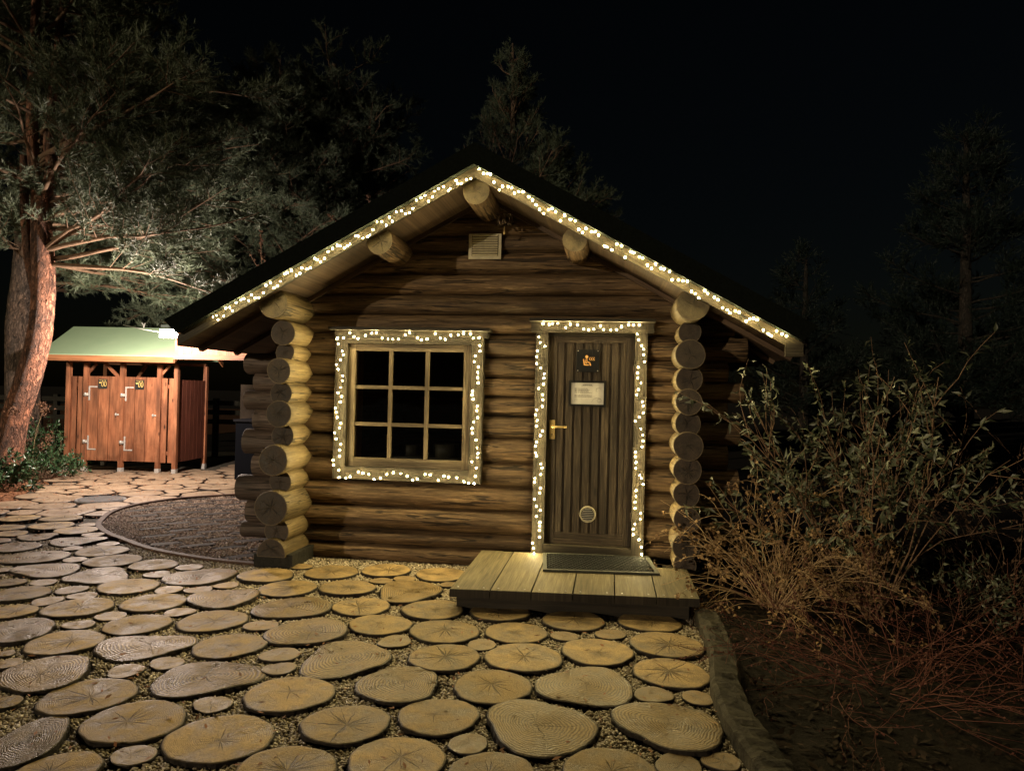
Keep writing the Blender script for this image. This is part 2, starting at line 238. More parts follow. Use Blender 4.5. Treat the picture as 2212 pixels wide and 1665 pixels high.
# ------------------------------------------------------------------ mesh helpers
COL = S.collection
class MB:
    def __init__(s): s.v = []; s.f = []; s.uv = []; s.mi = []; s.sm = []
    def add(s, vs, fs, uvs=None, mat=0, smooth=False):
        o = len(s.v); s.v += [tuple(map(float, p)) for p in vs]
        for i, f in enumerate(fs):
            s.f.append(tuple(o+k for k in f)); s.uv.append(uvs[i] if uvs else [(vs[k][0], vs[k][2]) for k in f])
            s.mi.append(mat[i] if isinstance(mat, list) else mat); s.sm.append(smooth[i] if isinstance(smooth, list) else smooth)
        return s
    def box(s, lo, hi, mat=0, grain=None, M=None):
        lo = list(map(float, lo)); hi = list(map(float, hi)); sz = [hi[i]-lo[i] for i in range(3)]
        g = sz.index(max(sz)) if grain is None else grain; du = random.random()*9; dv = random.random()*9
        vs = [(x, y, z) for z in (lo[2], hi[2]) for y in (lo[1], hi[1]) for x in (lo[0], hi[0])]
        fs = [(0, 2, 3, 1), (4, 5, 7, 6), (0, 1, 5, 4), (2, 6, 7, 3), (0, 4, 6, 2), (1, 3, 7, 5)]; ax = [2, 2, 1, 1, 0, 0]; uvs = []
        for f, a in zip(fs, ax):
            o = [i for i in range(3) if i != a]
            if g in o: ua = g; va = o[0] if o[1] == g else o[1]
            else: ua, va = o
            uvs.append([(vs[k][ua]+du, vs[k][va]+dv) for k in f])
        if M is not None: vs = [tuple(M @ Vector(p)) for p in vs]
        return s.add(vs, fs, uvs, mat)
    def beam(s, p0, p1, w, h, mat=0, up=(0, 0, 1)):
        p0 = Vector(p0); p1 = Vector(p1); d = p1-p0; L = d.length; d.normalize(); up = Vector(up)
        sd = d.cross(up).normalized(); up = sd.cross(d).normalized(); M = Matrix.Identity(4)
        for i in range(3): M[i][0] = d[i]; M[i][1] = sd[i]; M[i][2] = up[i]; M[i][3] = p0[i]
        return s.box((0, -w/2, -h/2), (L, w/2, h/2), mat, 0, M)
    def tube(s, pts, rad, k=6, mat=0, cap=True, capmat=None, wob=0.):
        pts = [Vector(p) for p in pts]; nP = len(pts); vs = []; u = 0; us = []
        if not hasattr(rad, '__len__'): rad = [rad]*nP
        ref = None
        for i, p in enumerate(pts):
            d = (pts[min(i+1, nP-1)]-pts[max(i-1, 0)]).normalized()
            if ref is None: ref = d.orthogonal().normalized()
            a = (ref-d*ref.dot(d)); a = a.normalized() if a.length > 1e-6 else d.orthogonal().normalized(); ref = a; b = d.cross(a)
            if i: u += (p-pts[i-1]).length
            us.append(u)
            for j in range(k):
                t = 2*math.pi*j/k; r = rad[i]*(1+(random.uniform(-wob, wob) if wob else 0)); vs.append(p+a*math.cos(t)*r+b*math.sin(t)*r)
        fs = []; uvs = []; R = max(rad)
        for i in range(nP-1):
            for j in range(k):
                j2 = (j+1) % k; fs.append((i*k+j, i*k+j2, (i+1)*k+j2, (i+1)*k+j)); v0 = 6.28*R*j/k; v1 = 6.28*R*(j+1)/k
                uvs.append([(us[i], v0), (us[i], v1), (us[i+1], v1), (us[i+1], v0)])
        mi = [mat]*len(fs); sm = [True]*len(fs)
        if cap:
            cu = [(math.cos(6.28318*j/k), math.sin(6.28318*j/k)) for j in range(k)]
            fs.append(tuple(range(k))[::-1]); uvs.append(cu[::-1]); fs.append(tuple((nP-1)*k+j for j in range(k))); uvs.append(cu); mi += [mat if capmat is None else capmat]*2; sm += [False]*2
        return s.add(vs, fs, uvs, mi, sm)
    def prism(s, poly, y0, y1, mat=0):
        """outline in x,z pushed from y0 to y1"""
        k = len(poly); vs = [(x, y0, z) for x, z in poly]+[(x, y1, z) for x, z in poly]
        return s.add(vs, [tuple(range(k)), tuple(range(2*k-1, k-1, -1))]+[(i, i+k, (i+1) % k+k, (i+1) % k) for i in range(k)], None, mat)
    def build(s, name, mats, parent=None, loc=None, rotz=0.):
        me = bpy.data.meshes.new(name); me.from_pydata(s.v, [], s.f)
        if not isinstance(mats, (list, tuple)): mats = [mats]
        for q in mats: me.materials.append(q)
        ul = me.uv_layers.new(name="UVMap"); flat = np.array([c for f in s.uv for c in f], dtype=np.float32).ravel(); ul.data.foreach_set("uv", flat)
        me.polygons.foreach_set("material_index", s.mi); me.polygons.foreach_set("use_smooth", s.sm); me.update()
        o = bpy.data.objects.new(name, me); COL.objects.link(o)
        if parent: o.parent = parent
        if loc is not None: o.location = loc
        if rotz: o.rotation_euler.z = rotz
        return o
def bigmesh(name, V, F, mats, parent=None, mi=None, smooth=False):
    """V (n,3), F (m,3) numpy -> object"""
    me = bpy.data.meshes.new(name); V = np.asarray(V, np.float32); F = np.asarray(F, np.int32); m_, k = F.shape
    me.vertices.add(len(V)); me.vertices.foreach_set("co", V.ravel()); me.loops.add(m_*k); me.loops.foreach_set("vertex_index", F.ravel())
    me.polygons.add(m_); me.polygons.foreach_set("loop_start", np.arange(0, m_*k, k, dtype=np.int32))
    try: me.polygons.foreach_set("loop_total", np.full(m_, k, np.int32))
    except Exception: pass
    if smooth: me.polygons.foreach_set("use_smooth", np.ones(m_, bool))
    if not isinstance(mats, (list, tuple)): mats = [mats]
    for q in mats: me.materials.append(q)
    if mi is not None: me.polygons.foreach_set("material_index", mi)
    me.update(calc_edges=True); o = bpy.data.objects.new(name, me); COL.objects.link(o)
    if parent: o.parent = parent
    return o
def tag(o, label=None, cat=None, group=None, kind=None):
    if label: o['label'] = label
    if cat: o['category'] = cat
    if group: o['group'] = group
    if kind: o['kind'] = kind
    return o
def empty(name, loc, label, cat, group=None, rotz=0.):
    o = bpy.data.objects.new(name, None); COL.objects.link(o); o.location = loc; o.rotation_euler.z = rotz; o.empty_display_size = .1
    return tag(o, label, cat, group)
def unit(a): return a/np.maximum(np.linalg.norm(a, axis=-1, keepdims=True), 1e-9)
# ------------------------------------------------------------------ logs
def log(mb, p0, p1, ry, rz, r0=0., r1=0., m_side=0, m_cap=1, flat=False, seed=None, n=22, caps=(True, True), knot=.014, taper=0.):
    R = random.Random(seed); p0 = Vector(p0); p1 = Vector(p1); d = p1-p0; L = d.length; d.normalize(); up = Vector((0, 0, 1)); sd = d.cross(up).normalized()
    ns = max(6, int(L/.07)); ts = [i/ns for i in range(ns+1)]
    if r0: ts = sorted(set(ts+[.25*r0/L, .6*r0/L]))
    if r1: ts = sorted(set(ts+[1-.25*r1/L, 1-.6*r1/L]))
    ch = .004/L; ts = [0, ch]+[t for t in ts if ch < t < 1-ch]+[1-ch, 1]
    ph = [R.uniform(0, 6.28) for _ in range(6)]; kn = [(R.random(), R.uniform(0, 6.28), R.uniform(.6, 1.3)*knot) for _ in range(max(1, int(L*1.3)))]; u00 = R.uniform(0, 20)
    vs = []; NP = len(ts)
    for i, t in enumerate(ts):
        x = t*L; q = 1.
        if r0 and x < r0: q *= math.sqrt(max(.0, 1-((r0-x)/r0)**2))*.32+.68
        if r1 and L-x < r1: q *= math.sqrt(max(.0, 1-((r1-L+x)/r1)**2))*.32+.68
        if i in (0, NP-1): q *= .985
        q *= 1-taper*t
        for j in range(n):
            th = 2*math.pi*j/n
            f = 1+.018*math.sin(2*th+ph[0]+1.3*x)+.014*math.sin(3*th+ph[1]-2.1*x)+.02*math.sin(1.7*x+ph[2])+.012*math.sin(5*x+ph[3]+th)
            e = 0
            for kt, ka, kh in kn:
                da = (th-ka+math.pi) % (2*math.pi)-math.pi; e += kh*math.exp(-((x-kt*L)/.035)**2-(da*ry/.03)**2)
            cy, cz = math.cos(th), math.sin(th)
            zr = rz*f*q+e; yr = ry*f*q+e
            z = cz*zr
            if flat and z < 0: z = max(z, -.02)
            vs.append(p0+d*x+sd*cy*yr+up*z)
    fs = []; uvs = []; mi = []; sm = []; circ = 6.28*ry
    for i in range(NP-1):
        for j in range(n):
            j2 = (j+1) % n; fs.append((i*n+j, (i+1)*n+j, (i+1)*n+j2, i*n+j2)); v0, v1 = circ*j/n, circ*(j+1)/n; a, b = u00+ts[i]*L, u00+ts[i+1]*L
            uvs.append([(a, v0), (b, v0), (b, v1), (a, v1)]); mi.append(m_side); sm.append(True)
    rot = R.uniform(0, 6.28); ox, oy = R.uniform(-.1, .1), R.uniform(-.1, .1)
    for e, base in ((0, 0), (1, (NP-1)*n)):
        if not caps[e]: continue
        c = len(vs); vs.append(p0+d*(L*e)+sd*ox*ry+up*((oy*rz) if not flat else rz*.4))
        for j in range(n):
            j2 = (j+1) % n; t1, t2 = 6.28318*j/n+rot, 6.28318*(j+1)/n+rot
            fs.append((c, base+j, base+j2) if e == 0 else (c, base+j2, base+j)); w1, w2 = (math.cos(t1), math.sin(t1)), (math.cos(t2), math.sin(t2))
            uvs.append([(0, 0), w1, w2] if e == 0 else [(0, 0), w2, w1]); mi.append(m_cap); sm.append(False)
    mb.add(vs, fs, uvs, mi, sm); return mb
def logpart(name, parent, *a, mats=(None, None), **k):
    return log(MB(), *a, **k).build(name, [mats[0] or M_LOG, mats[1] or M_LOGEND], parent)
# ================================================================== GROUND
def ground_sheet(name, poly, z, mat, kind='structure'):
    mb = MB(); mb.add([(x, y, z) for x, y in poly], [tuple(range(len(poly)))]); return tag(mb.build(name, mat), kind=kind)
def gravel_mat(name, cA, cB, cC, scale, mossy):
    M, nt, n, l, P = newmat(name); tc = n.new("ShaderNodeTexCoord"); v = n.new("ShaderNodeTexVoronoi"); v.inputs["Scale"].default_value = scale; l.new(tc.outputs["Object"], v.inputs[0])
    s = n.new("ShaderNodeSeparateColor"); l.new(v.outputs["Color"], s.inputs[0]); r = ramp(n, [(0, cA), (.5, cB), (1, cC)]); l.new(s.outputs[0], r.inputs[0])
    dr = ramp(n, [(.25, (1, 1, 1)), (.75, (.25, .25, .25))]); l.new(v.outputs["Distance"], dr.inputs[0]); col = mixc(n, l, 1., r.outputs[0], dr.outputs[0], 'MULTIPLY')
    f = noise(n, l, tc.outputs["Object"], s=1.7, detail=6); mr = ramp(n, [(.5, (0,)*3), (.62, (1,)*3)]); l.new(f, mr.inputs[0]); sp = n.new("ShaderNodeSeparateColor"); l.new(mr.outputs[0], sp.inputs[0])
    col = mixc(n, l, sp.outputs[0], col, mossy); l.new(col, P.inputs["Base Color"]); P.inputs["Roughness"].default_value = .85
    b = n.new("ShaderNodeBump"); b.invert = True; b.inputs["Strength"].default_value = 1.; b.inputs["Distance"].default_value = .012; l.new(v.outputs["Distance"], b.inputs["Height"]); l.new(b.outputs[0], P.inputs["Normal"]); return M
M_GRAVEL = gravel_mat("gravel_bed", (.05, .042, .03), (.12, .10, .07), (.2, .17, .12), 75., (.035, .032, .015))
M_SOIL = rough_mat("dark_soil", (.006, .0045, .003), (.02, .014, .009), 3., .95, 1., .05, 10)
M_FOREST = rough_mat("needle_covered_soil", (.10, .042, .02), (.27, .125, .06), 9., .95, 1., .04, 12)
ground_sheet("ground", [(-220, -60), (220, -60), (220, 260), (-220, 260)], -.02, M_SOIL)
ground_sheet("path", [(-30, -14), (.66, -14), (.68, -.9), (.62, .2), (-2.6, .2), (-2.6, 9.5), (-12.5, 9.5), (-12.5, 4.6), (-8.2, 3.2), (-7.3, 1.9), (-7.4, 1.1), (-12, -1.2), (-30, -6)], -.012, M_GRAVEL)
ground_sheet("forest_floor", [(-60, -12), (-30, -6.2), (-12, -1.2), (-7.4, 1.1), (-7.3, 1.9), (-8.2, 3.2), (-12.5, 4.6), (-12.5, 40), (-60, 40)], -.008, M_FOREST)
BAND = [(-4.75, 3.9), (-4.92, 3.4), (-5.56, 2.76), (-5.78, 2.13), (-5.72, 1.6), (-5.49, 1.12), (-5.26, .77), (-4.9, .45), (-4.56, .23), (-4.25, .03), (-3.94, -.12), (-3.39, -.29), (-2.86, -.36)]
BEDPOLY = BAND+[(-2.6, -.3), (-2.6, 4.2)]
def inpoly(x, y, P):
    c = False; j = len(P)-1
    for i in range(len(P)):
        if (P[i][1] > y) != (P[j][1] > y) and x < (P[j][0]-P[i][0])*(y-P[i][1])/(P[j][1]-P[i][1])+P[i][0]: c = not c
        j = i
    return c
# ------------------------------------------------------------------ log-slice pavers read off the photo
A_ = lambda x, y: ((x/1.459)/1.736, (1750+y/1.459)/1.736)
B_ = lambda x, y: ((1200+x/1.4747)/1.736, (2000+y/1.4747)/1.736)
PA = """310 1640 265 90 r;1530 1625 300 85 r;730 1555 110 60 s;175 1490 200 135 w;1215 1475 295 130 r;725 1375 290 110 r;30 1275 85 65 r;490 1240 262 97 r;1165 1280 95 45 s;1585 1230 245 88 r;1115 1135 285 90 w;255 1115 255 95 w;690 1100 108 34 s;925 1055 100 34 s;1530 1085 78 38 s;55 1065 75 32 s;1550 998 95 38 s;1250 965 205 62 r;800 970 260 72 w;345 945 217 66 r;30 1005 50 25 s;120 890 205 65 w;765 848 188 50 r;1175 832 178 58 r;445 845 87 25 s;600 805 85 25 s;1412 852 80 30 s;1700 885 195 78 w;1780 1050 110 85 x;430 760 197 50 r;835 735 163 50 r;985 780 85 22 s;80 780 130 48 r;1230 705 172 57 w;1620 755 190 60 w;110 690 158 47 r;258 718 85 25 s;450 697 80 22 s;700 645 165 43 r;395 662 85 22 s;925 658 82 20 s;1072 663 72 20 s;1215 635 64 18 s;55 625 80 32 r;240 620 68 20 s;545 587 187 42 w;860 577 75 18 s;1130 592 190 46 w;1435 592 158 37 r;1570 657 152 46 r;265 553 190 40 w;35 555 50 18 s;1005 543 75 17 s;810 530 140 32 r;625 507 163 34 r;425 497 70 15 s;200 490 170 40 w;20 490 55 22 r;560 450 140 30 r;85 430 130 28 w;440 400 150 24 w;400 437 65 10 s;545 415 70 11 s;1650 535 55 14 s;265 315 125 22 r;395 338 130 22 r;470 313 60 8 s;90 325 95 20 r;225 372 110 18 w;110 275 120 16 r;325 283 130 17 r;500 362 70 11 s;55 360 90 18 r"""
PB = """75 205 128 40 r;358 200 138 32 r;325 250 62 15 s;472 243 60 16 s;665 220 130 35 r;715 270 45 17 s;140 290 140 43 r;490 318 182 55 w;240 392 162 45 r;615 408 158 52 r;325 490 168 55 r;680 525 170 65 r;1010 440 185 35 r;1075 530 178 55 r;1405 475 175 48 r;1830 490 190 38 r;410 583 85 33 s;885 595 80 28 s;1350 553 75 25 s;1595 540 77 27 s;692 673 187 70 r;1127 672 195 78 r;1545 635 195 68 r;1890 600 195 68 r;170 690 240 90 w;425 820 240 90 w;965 825 207 82 r;1475 830 235 110 k;1935 762 200 78 r;1825 865 112 42 s;2090 892 95 32 s;1230 1070 295 145 k;1935 1040 290 120 k;645 990 205 105 r;160 1050 215 115 r;838 1145 112 55 s;405 1220 275 120 r;950 1290 270 105 r;1565 1280 280 115 r;1985 1245 132 60 s;2200 1240 100 50 s"""
pav = []          # x, y, a, b, kind, source px
def addp(cx, cy, rx, ry, kd):
    p = gnd(cx, cy, .035); d = dist_f(p); lat = (cx-PX_CX)/PX_F
    a = rx*d/PX_F/math.sqrt(1+lat*lat); y1 = gnd(cx, cy+ry, .035); y2 = gnd(cx, cy-ry, .035); b = abs(float(np.dot(y2-y1, f0)))/2
    a *= 1.09; b *= 1.09
    if kd in 'rs': a = b = min(max(math.sqrt(a*b), a*.88), a*1.1)
    pav.append((p[0], p[1], a, b, kd, cx, cy))
for tab, fn in ((PA, A_), (PB, B_)):
    for q in tab.split(";"):
        a = q.split(); x, y = fn(float(a[0]), float(a[1])); k = 1.459 if tab is PA else 1.4747
        if a[4] == 'x': continue
        addp(x, y, float(a[2])/k/1.736, float(a[3])/k/1.736, a[4])
n_listed = len(pav)
# relax: keep neighbours from overlapping
for it in range(30):
    for i in range(len(pav)):
        for j in range(i):
            A, B = pav[i], pav[j]; dx, dy = A[0]-B[0], A[1]-B[1]; dd = math.hypot(dx, dy)
            if dd > 1.2 or dd < 1e-6: continue
            ux, uy = dx/dd, dy/dd; cu = abs(ux*h0[0]+uy*h0[1]); su = math.sqrt(max(0, 1-cu*cu))
            ra = math.hypot(A[2]*cu, A[3]*su); rb = math.hypot(B[2]*cu, B[3]*su); ov = ra+rb+.012-dd
            if ov > 0:
                kA, kB = rb/(ra+rb), ra/(ra+rb); k = ov*.35
                sA = 1-.004*(ov > .01); 
                pav[i] = (A[0]+ux*k*kA, A[1]+uy*k*kA, A[2]*sA, A[3]*sA, *A[4:]); pav[j] = (B[0]-ux*k*kB, B[1]-uy*k*kB, B[2]*sA, B[3]*sA, *B[4:])
far = []
R = random.Random(5); MH = (-6.45, 2.33, .29)
FARPOLY = [(-7.15, .3), (-7.3, 1.2), (-7.1, 1.9), (-7.7, 3.0), (-8.5, 4.2), (-9.6, 4.55), (-12, 4.9), (-12, 7.5), (-2.9, 7.5), (-2.9, .4), (-5, -.3)]
def farok(x, y, r):
    if not inpoly(x, y, FARPOLY): return False
    if any(inpoly(x+r*c, y+r*s_, BEDPOLY) for c, s_ in ((1, 0), (-1, 0), (0, 1), (0, -1), (.7, -.7), (-.7, .7), (.7, .7), (-.7, -.7), (0, 0))): return False
    if math.hypot(x-MH[0], y-MH[1]) < MH[2]+r: return False
    if y > 5.6 and x < -6.9: return False
    v = np.array([x, y, 0])-CP; u = PX_CX+PX_F*float(v@CR)/float(v@CF); return -60 < u < 575
for rad, tries in ((.27, 6000), (.21, 9000), (.15, 9000), (.11, 9000)):
    for _ in range(tries):
        x = R.uniform(-12, -2.7); y = R.uniform(-.2, 7.5); r = rad*R.uniform(.9, 1.1)
        if not farok(x, y, r*.85): continue
        if any(abs(x-q[0]) < 1 and abs(y-q[1]) < 1 and math.hypot(x-q[0], y-q[1]) < (r+max(q[2], q[3]))*(.9 if q[4] == 'f' else 1.)+.01 for q in pav+far): continue
        if len(far) < 190: far.append((x, y, r, r, 'f', PX_CX+PX_F*float((np.array([x, y, 0])-CP)@CR)/dist_f((x, y, 0)), 0))
def far_outline(i):
    """rounded cell: grow to just short of every neighbour"""
    x, y, r = far[i][:3]; nb = [(q[0], q[1], max(q[2], q[3])) for k, q in enumerate(pav+far) if (k != i+len(pav)) and math.hypot(q[0]-x, q[1]-y) < 1.1]+[(MH[0], MH[1], MH[2])]; out = []
    for j in range(48):
        t = 2*math.pi*j/48; c, s_ = math.cos(t), math.sin(t); m = r*1.22
        for qx, qy, qr in nb:
            dx, dy = qx-x, qy-y; d = math.hypot(dx, dy); cc = (c*dx+s_*dy)/d
            if cc > .2:
                w = d*r/(r+qr)-.011; m = min(m, w/cc)
        for k in range(6):
            if m > .06 and inpoly(x+c*(m+.03), y+s_*(m+.03), BEDPOLY): m *= .9
        out.append(m)
    for _ in range(3): out = [min(out[k], (out[k-1]+out[k]*1.2+out[(k+1) % 48])/3.2) for k in range(48)]
    return out
def paver_obj(x, y, a, b, kd, hgt, seed, prof=None):
    R = random.Random(seed); n = 96 if kd != 'f' else 48; mb = MB(); ph = [R.uniform(0, 6.28) for _ in range(6)]
    A = {'r': (.02, .015), 's': (.06, .03), 'w': (.10, .08), 'k': (.09, .10), 'f': (.03, .02)}[kd]
    def rr(t): return 1+A[0]*math.sin(2*t+ph[0])+A[1]*math.sin(3*t+ph[1])+.012*math.sin(7*t+ph[2])+.006*math.sin(13*t+ph[3])
    def P(t, k, z, ser=0.):
        if prof:
            j = int(round(t/(2*math.pi)*48)) % 48; r = prof[j]*k+ser*.2; return (r*math.cos(t), r*math.sin(t), z)
        r = rr(t)*k+ser; px, py = a*r*math.cos(t), b*r*math.sin(t)
        return (px*h0[0]-py*h0[1], px*h0[1]+py*h0[0], z)
    tilt = (R.uniform(-.012, .012), R.uniform(-.012, .012)); wav = .006 if kd in 'wk' else .002
    rings = [(.33, .0), (.66, 0.), (.9, 0.), (.972, 0.), (.99, -.003)]
    ox, oy = R.uniform(-.14, .14), R.uniform(-.14, .14)
    vs = [(ox*a, oy*b, hgt)]; uvr = [0]
    for k, dz in rings:
        for j in range(n):
            t = 2*math.pi*j/n; p = P(t, k, hgt+dz+wav*math.sin(3*k+2*t+ph[4])); w = 1-k; vs.append((p[0]+ox*a*w, p[1]+oy*b*w, p[2]+tilt[0]*p[0]+tilt[1]*p[1]))
    rim = []
    for j in range(n):
        t = 2*math.pi*j/n; s = (.014, .02, .014, -.006)[j % 4]*R.uniform(.4, 1.5); rim.append((t, s)); p = P(t, 1.0, hgt-.012, s); vs.append((p[0], p[1], p[2]+tilt[0]*p[0]+tilt[1]*p[1]))
    for j in range(n):
        t, s = rim[j]; vs.append(P(t, 1.01, -.02, s))
    rot = R.uniform(0, 6.28); ks = [0]+[k for k, _ in rings]
    def UV(i):
        if i == 0: return (0, 0)
        i -= 1; k = (ks[1:]+[1.])[i//n]; t = 2*math.pi*(i % n)/n+rot; return (k*math.cos(t), k*math.sin(t))
    fs = []; mi = []; sm = []
    for j in range(n): fs.append((0, 1+j, 1+(j+1) % n)); mi.append(0); sm.append(True)
    L = len(rings)+2
    for q in range(L-1):
        for j in range(n):
            j2 = (j+1) % n; fs.append((1+q*n+j, 1+(q+1)*n+j, 1+(q+1)*n+j2, 1+q*n+j2)); mi.append(0 if q < len(rings)-1 else 1); sm.append(q < len(rings)-2)
    mb.add(vs, fs, [[UV(min(i, len(vs)-n-1)) for i in f] for f in fs], mi, sm)
    top = {'r': M_TAN, 's': M_SMALLP, 'w': M_WET, 'k': M_LOBED, 'f': M_FARP}[kd]
    return mb.build("log_slice", [top, M_BARK], loc=(x, y, 0))
# rows for labels: walk from the camera outwards
ORD = ["first", "second", "third", "fourth", "fifth", "sixth", "seventh", "eighth", "ninth", "tenth", "eleventh", "twelfth", "thirteenth", "fourteenth", "fifteenth", "sixteenth", "seventeenth", "eighteenth", "nineteenth", "twentieth"]
bigs = sorted([i for i in range(n_listed) if pav[i][4] != 's'], key=lambda i: -pav[i][6]); smalls = sorted([i for i in range(n_listed) if pav[i][4] == 's'], key=lambda i: -pav[i][6])
labels = {}
def rowify(ids, what):
    rows = []; cur = []; last = None
    for i in ids:
        dpt = pav[i][1]*f0[1]+pav[i][0]*f0[0]
        if cur and abs(dpt-last) > .34: rows.append(cur); cur = []; last = None
        if last is None: last = dpt
        cur.append(i)
    rows.append(cur)
    for k, row in enumerate(rows):
        row.sort(key=lambda i: pav[i][5])
        for q, i in enumerate(row):
            kd = pav[i][4]; wt = {'r': "round pale log slice", 'w': "wet lopsided log slice", 'k': "broad lobed log slice", 's': "small log slice"}[kd]
            labels[i] = f"{wt}, {ORD[q]} from left in {ORD[k]} {what} row from photo's bottom"
rowify(bigs, "large-slice"); rowify(smalls, "small-slice")
for i, p in enumerate(pav):
    o = paver_obj(*p[:5], hgt=random.uniform(.025, .032) if p[4] != 's' else .022, seed=i*3+1)
    tag(o, labels[i], "paving slice", "log slices paving the ground")
fl_lab = {}
def rowfar(items, keyf, band, fmt):
    ids = sorted(range(len(items)), key=keyf); rows = []; cur = []; last = None
    for i in ids:
        if cur and abs(keyf(i)-last) > band: rows.append(cur); cur = []; last = None
        if last is None: last = keyf(i)
        cur.append(i)
    rows.append(cur); out = {}
    for k, row in enumerate(rows):
        row.sort(key=lambda i: items[i][5])
        for q, i in enumerate(row): out[i] = fmt.format(ORD[min(q, 19)], ORD[min(k, 19)])
    return out
fl_lab = rowfar(far, lambda i: far[i][1]*f0[1]+far[i][0]*f0[0], .42, "flat pale slice, {} from left in {} tightly packed row towards the red outhouse")
for i, p in enumerate(far):
    o = paver_obj(*p[:5], hgt=random.uniform(.018, .024), seed=900+i, prof=far_outline(i))
    tag(o, fl_lab[i], "paving slice", "log slices packed in the far paving")
# pebbles between the slices
PV = np.array([(p[0], p[1], p[2], p[3]) for p in pav])
def pebbles(name, xs, ys, size, z=0., mat=None):
    n = len(xs); base = np.array([(1, 0, 0), (-1, 0, 0), (0, 1, 0), (0, -1, 0), (0, 0, 1), (0, 0, -1)], float)
    F0 = np.array([(0, 2, 4), (2, 1, 4), (1, 3, 4), (3, 0, 4), (2, 0, 5), (1, 2, 5), (3, 1, 5), (0, 3, 5)])
    sc = rng.uniform(.5, 1.15, (n, 1, 3))*np.array(size)*np.array([1, .8, .6]); a = rng.uniform(0, 6.28, n); ti = rng.uniform(-.6, .6, n)
    v = base[None]*sc; c, s = np.cos(ti)[:, None], np.sin(ti)[:, None]; v = np.stack([v[..., 0]*c-v[..., 2]*s, v[..., 1], v[..., 0]*s+v[..., 2]*c], -1)
    c, s = np.cos(a)[:, None], np.sin(a)[:, None]; v = np.stack([v[..., 0]*c-v[..., 1]*s, v[..., 0]*s+v[..., 1]*c, v[..., 2]], -1)
    v += np.stack([xs, ys, z+rng.uniform(-.002, .008, n)], -1)[:, None, :]
    F = (F0[None]+(np.arange(n)*6)[:, None, None]).reshape(-1, 3); return bigmesh(name, v.reshape(-1, 3), F, mat or M_PEBBLE, smooth=True)
def inside_pav(xs, ys):
    k = np.zeros(len(xs), bool)
    for x, y, a, b in PV:
        dx, dy = xs-x, ys-y; u = dx*h0[0]+dy*h0[1]; w = -dx*h0[1]+dy*h0[0]; k |= (u/a)**2+(w/b)**2 < .9
    return k
n0 = 230000; xs = rng.uniform(-6.2, .62, n0); ys = rng.uniform(-4.1, .12, n0)
vv = np.stack([xs, ys, np.zeros(n0)], -1)-CP; dep = vv@CF; uu = PX_CX+PX_F*(vv@CR)/dep; keep = (uu > -40) & (uu < 2250) & (dep > 1.9) & ~inside_pav(xs, ys)
keep &= rng.random(n0) < np.clip(1.5-dep/7, .35, 1)
keep &= ~((xs > -1.0) & (ys > -1.0) & (xs < .6)); inb = np.array([k and inpoly(x, y, BEDPOLY) for x, y, k in zip(xs, ys, keep)]); keep &= ~inb
xs, ys = xs[keep], ys[keep]
tag(pebbles("gravel", xs, ys, .0155), "pale and brown pebbles filling the gaps between the log slices", "gravel", kind="stuff")
# far litter on the paving and forest floor
def litter(name, xs, ys, L, mat, z=.003):
    n = len(xs); a = rng.uniform(0, 6.28, n); d = np.stack([np.cos(a), np.sin(a), rng.uniform(-.3, .3, n)], -1); w = np.stack([-np.sin(a), np.cos(a), rng.uniform(-.5, .5, n)], -1); ln = L*rng.uniform(.5, 1.3, n)[:, None]
    c = np.stack([xs, ys, z+rng.uniform(0, .012, n)], -1); v = np.stack([c-d*ln, c+w*ln*.35, c+d*ln, c-w*ln*.3], 1).reshape(-1, 3)
    F = np.arange(n*4).reshape(n, 4); return bigmesh(name, v, F, mat)
n0 = 26000; xs = rng.uniform(-13, -6.6, n0); ys = rng.uniform(-1.5, 7, n0); FP = [(-30, -6.2), (-12, -1.2), (-7.3, 1.1), (-7.1, 1.9), (-7.9, 3.2), (-8.9, 4.7), (-12.5, 5.6), (-13, 8), (-30, 8)]
k = np.array([inpoly(x, y, FP) for x, y in zip(xs, ys)]); tag(litter("leaf_litter", xs[k], ys[k], .03, M_LITTER), "rust brown fallen leaves and needles beside the far paving", "leaf litter", kind="stuff")
n0 = 13000; xs = rng.uniform(-9, .6, n0); ys = rng.uniform(-3.6, 5.5, n0); k = np.array([not inpoly(x, y, BEDPOLY) and not inpoly(x, y, FP) for x, y in zip(xs, ys)]) & ~((ys > -1.25) & (xs > -2.9)) & (rng.random(n0) < np.clip((-xs-3)/4, .3, 1))
tag(litter("needle_litter", xs[k], ys[k], .018, M_LITTER, .026), "brown pine needles and leaf bits strewn over the log slices", "leaf litter", kind="stuff")
# ------------------------------------------------------------------ curved edging + buried timber blocks
mb = MB(); P2 = []
for i in range(len(BAND)-1):
    for t in range(4):
        a, b = BAND[i], BAND[i+1]; p_, n_ = BAND[max(i-1, 0)], BAND[min(i+2, len(BAND)-1)]; u = t/4
        f = lambda k: .5*((2*a[k])+(-p_[k]+b[k])*u+(2*p_[k]-5*a[k]+4*b[k]-n_[k])*u*u+(-p_[k]+3*a[k]-3*b[k]+n_[k])*u**3)
        P2.append((f(0), f(1)))
P2.append(BAND[-1]); vs = []
for i, p in enumerate(P2):
    q0, q1 = P2[max(i-1, 0)], P2[min(i+1, len(P2)-1)]; dx, dy = q1[0]-q0[0], q1[1]-q0[1]; L = math.hypot(dx, dy); nx, ny = -dy/L*.028, dx/L*.028
    vs += [(p[0]-nx, p[1]-ny, -.02), (p[0]-nx, p[1]-ny, .030), (p[0]+nx, p[1]+ny, .030), (p[0]+nx, p[1]+ny, -.02)]
fs = [(4*i+j, 4*i+4+j, 4*i+5+j, 4*i+1+j) for i in range(len(P2)-1) for j in range(3)]; mb.add(vs, fs)
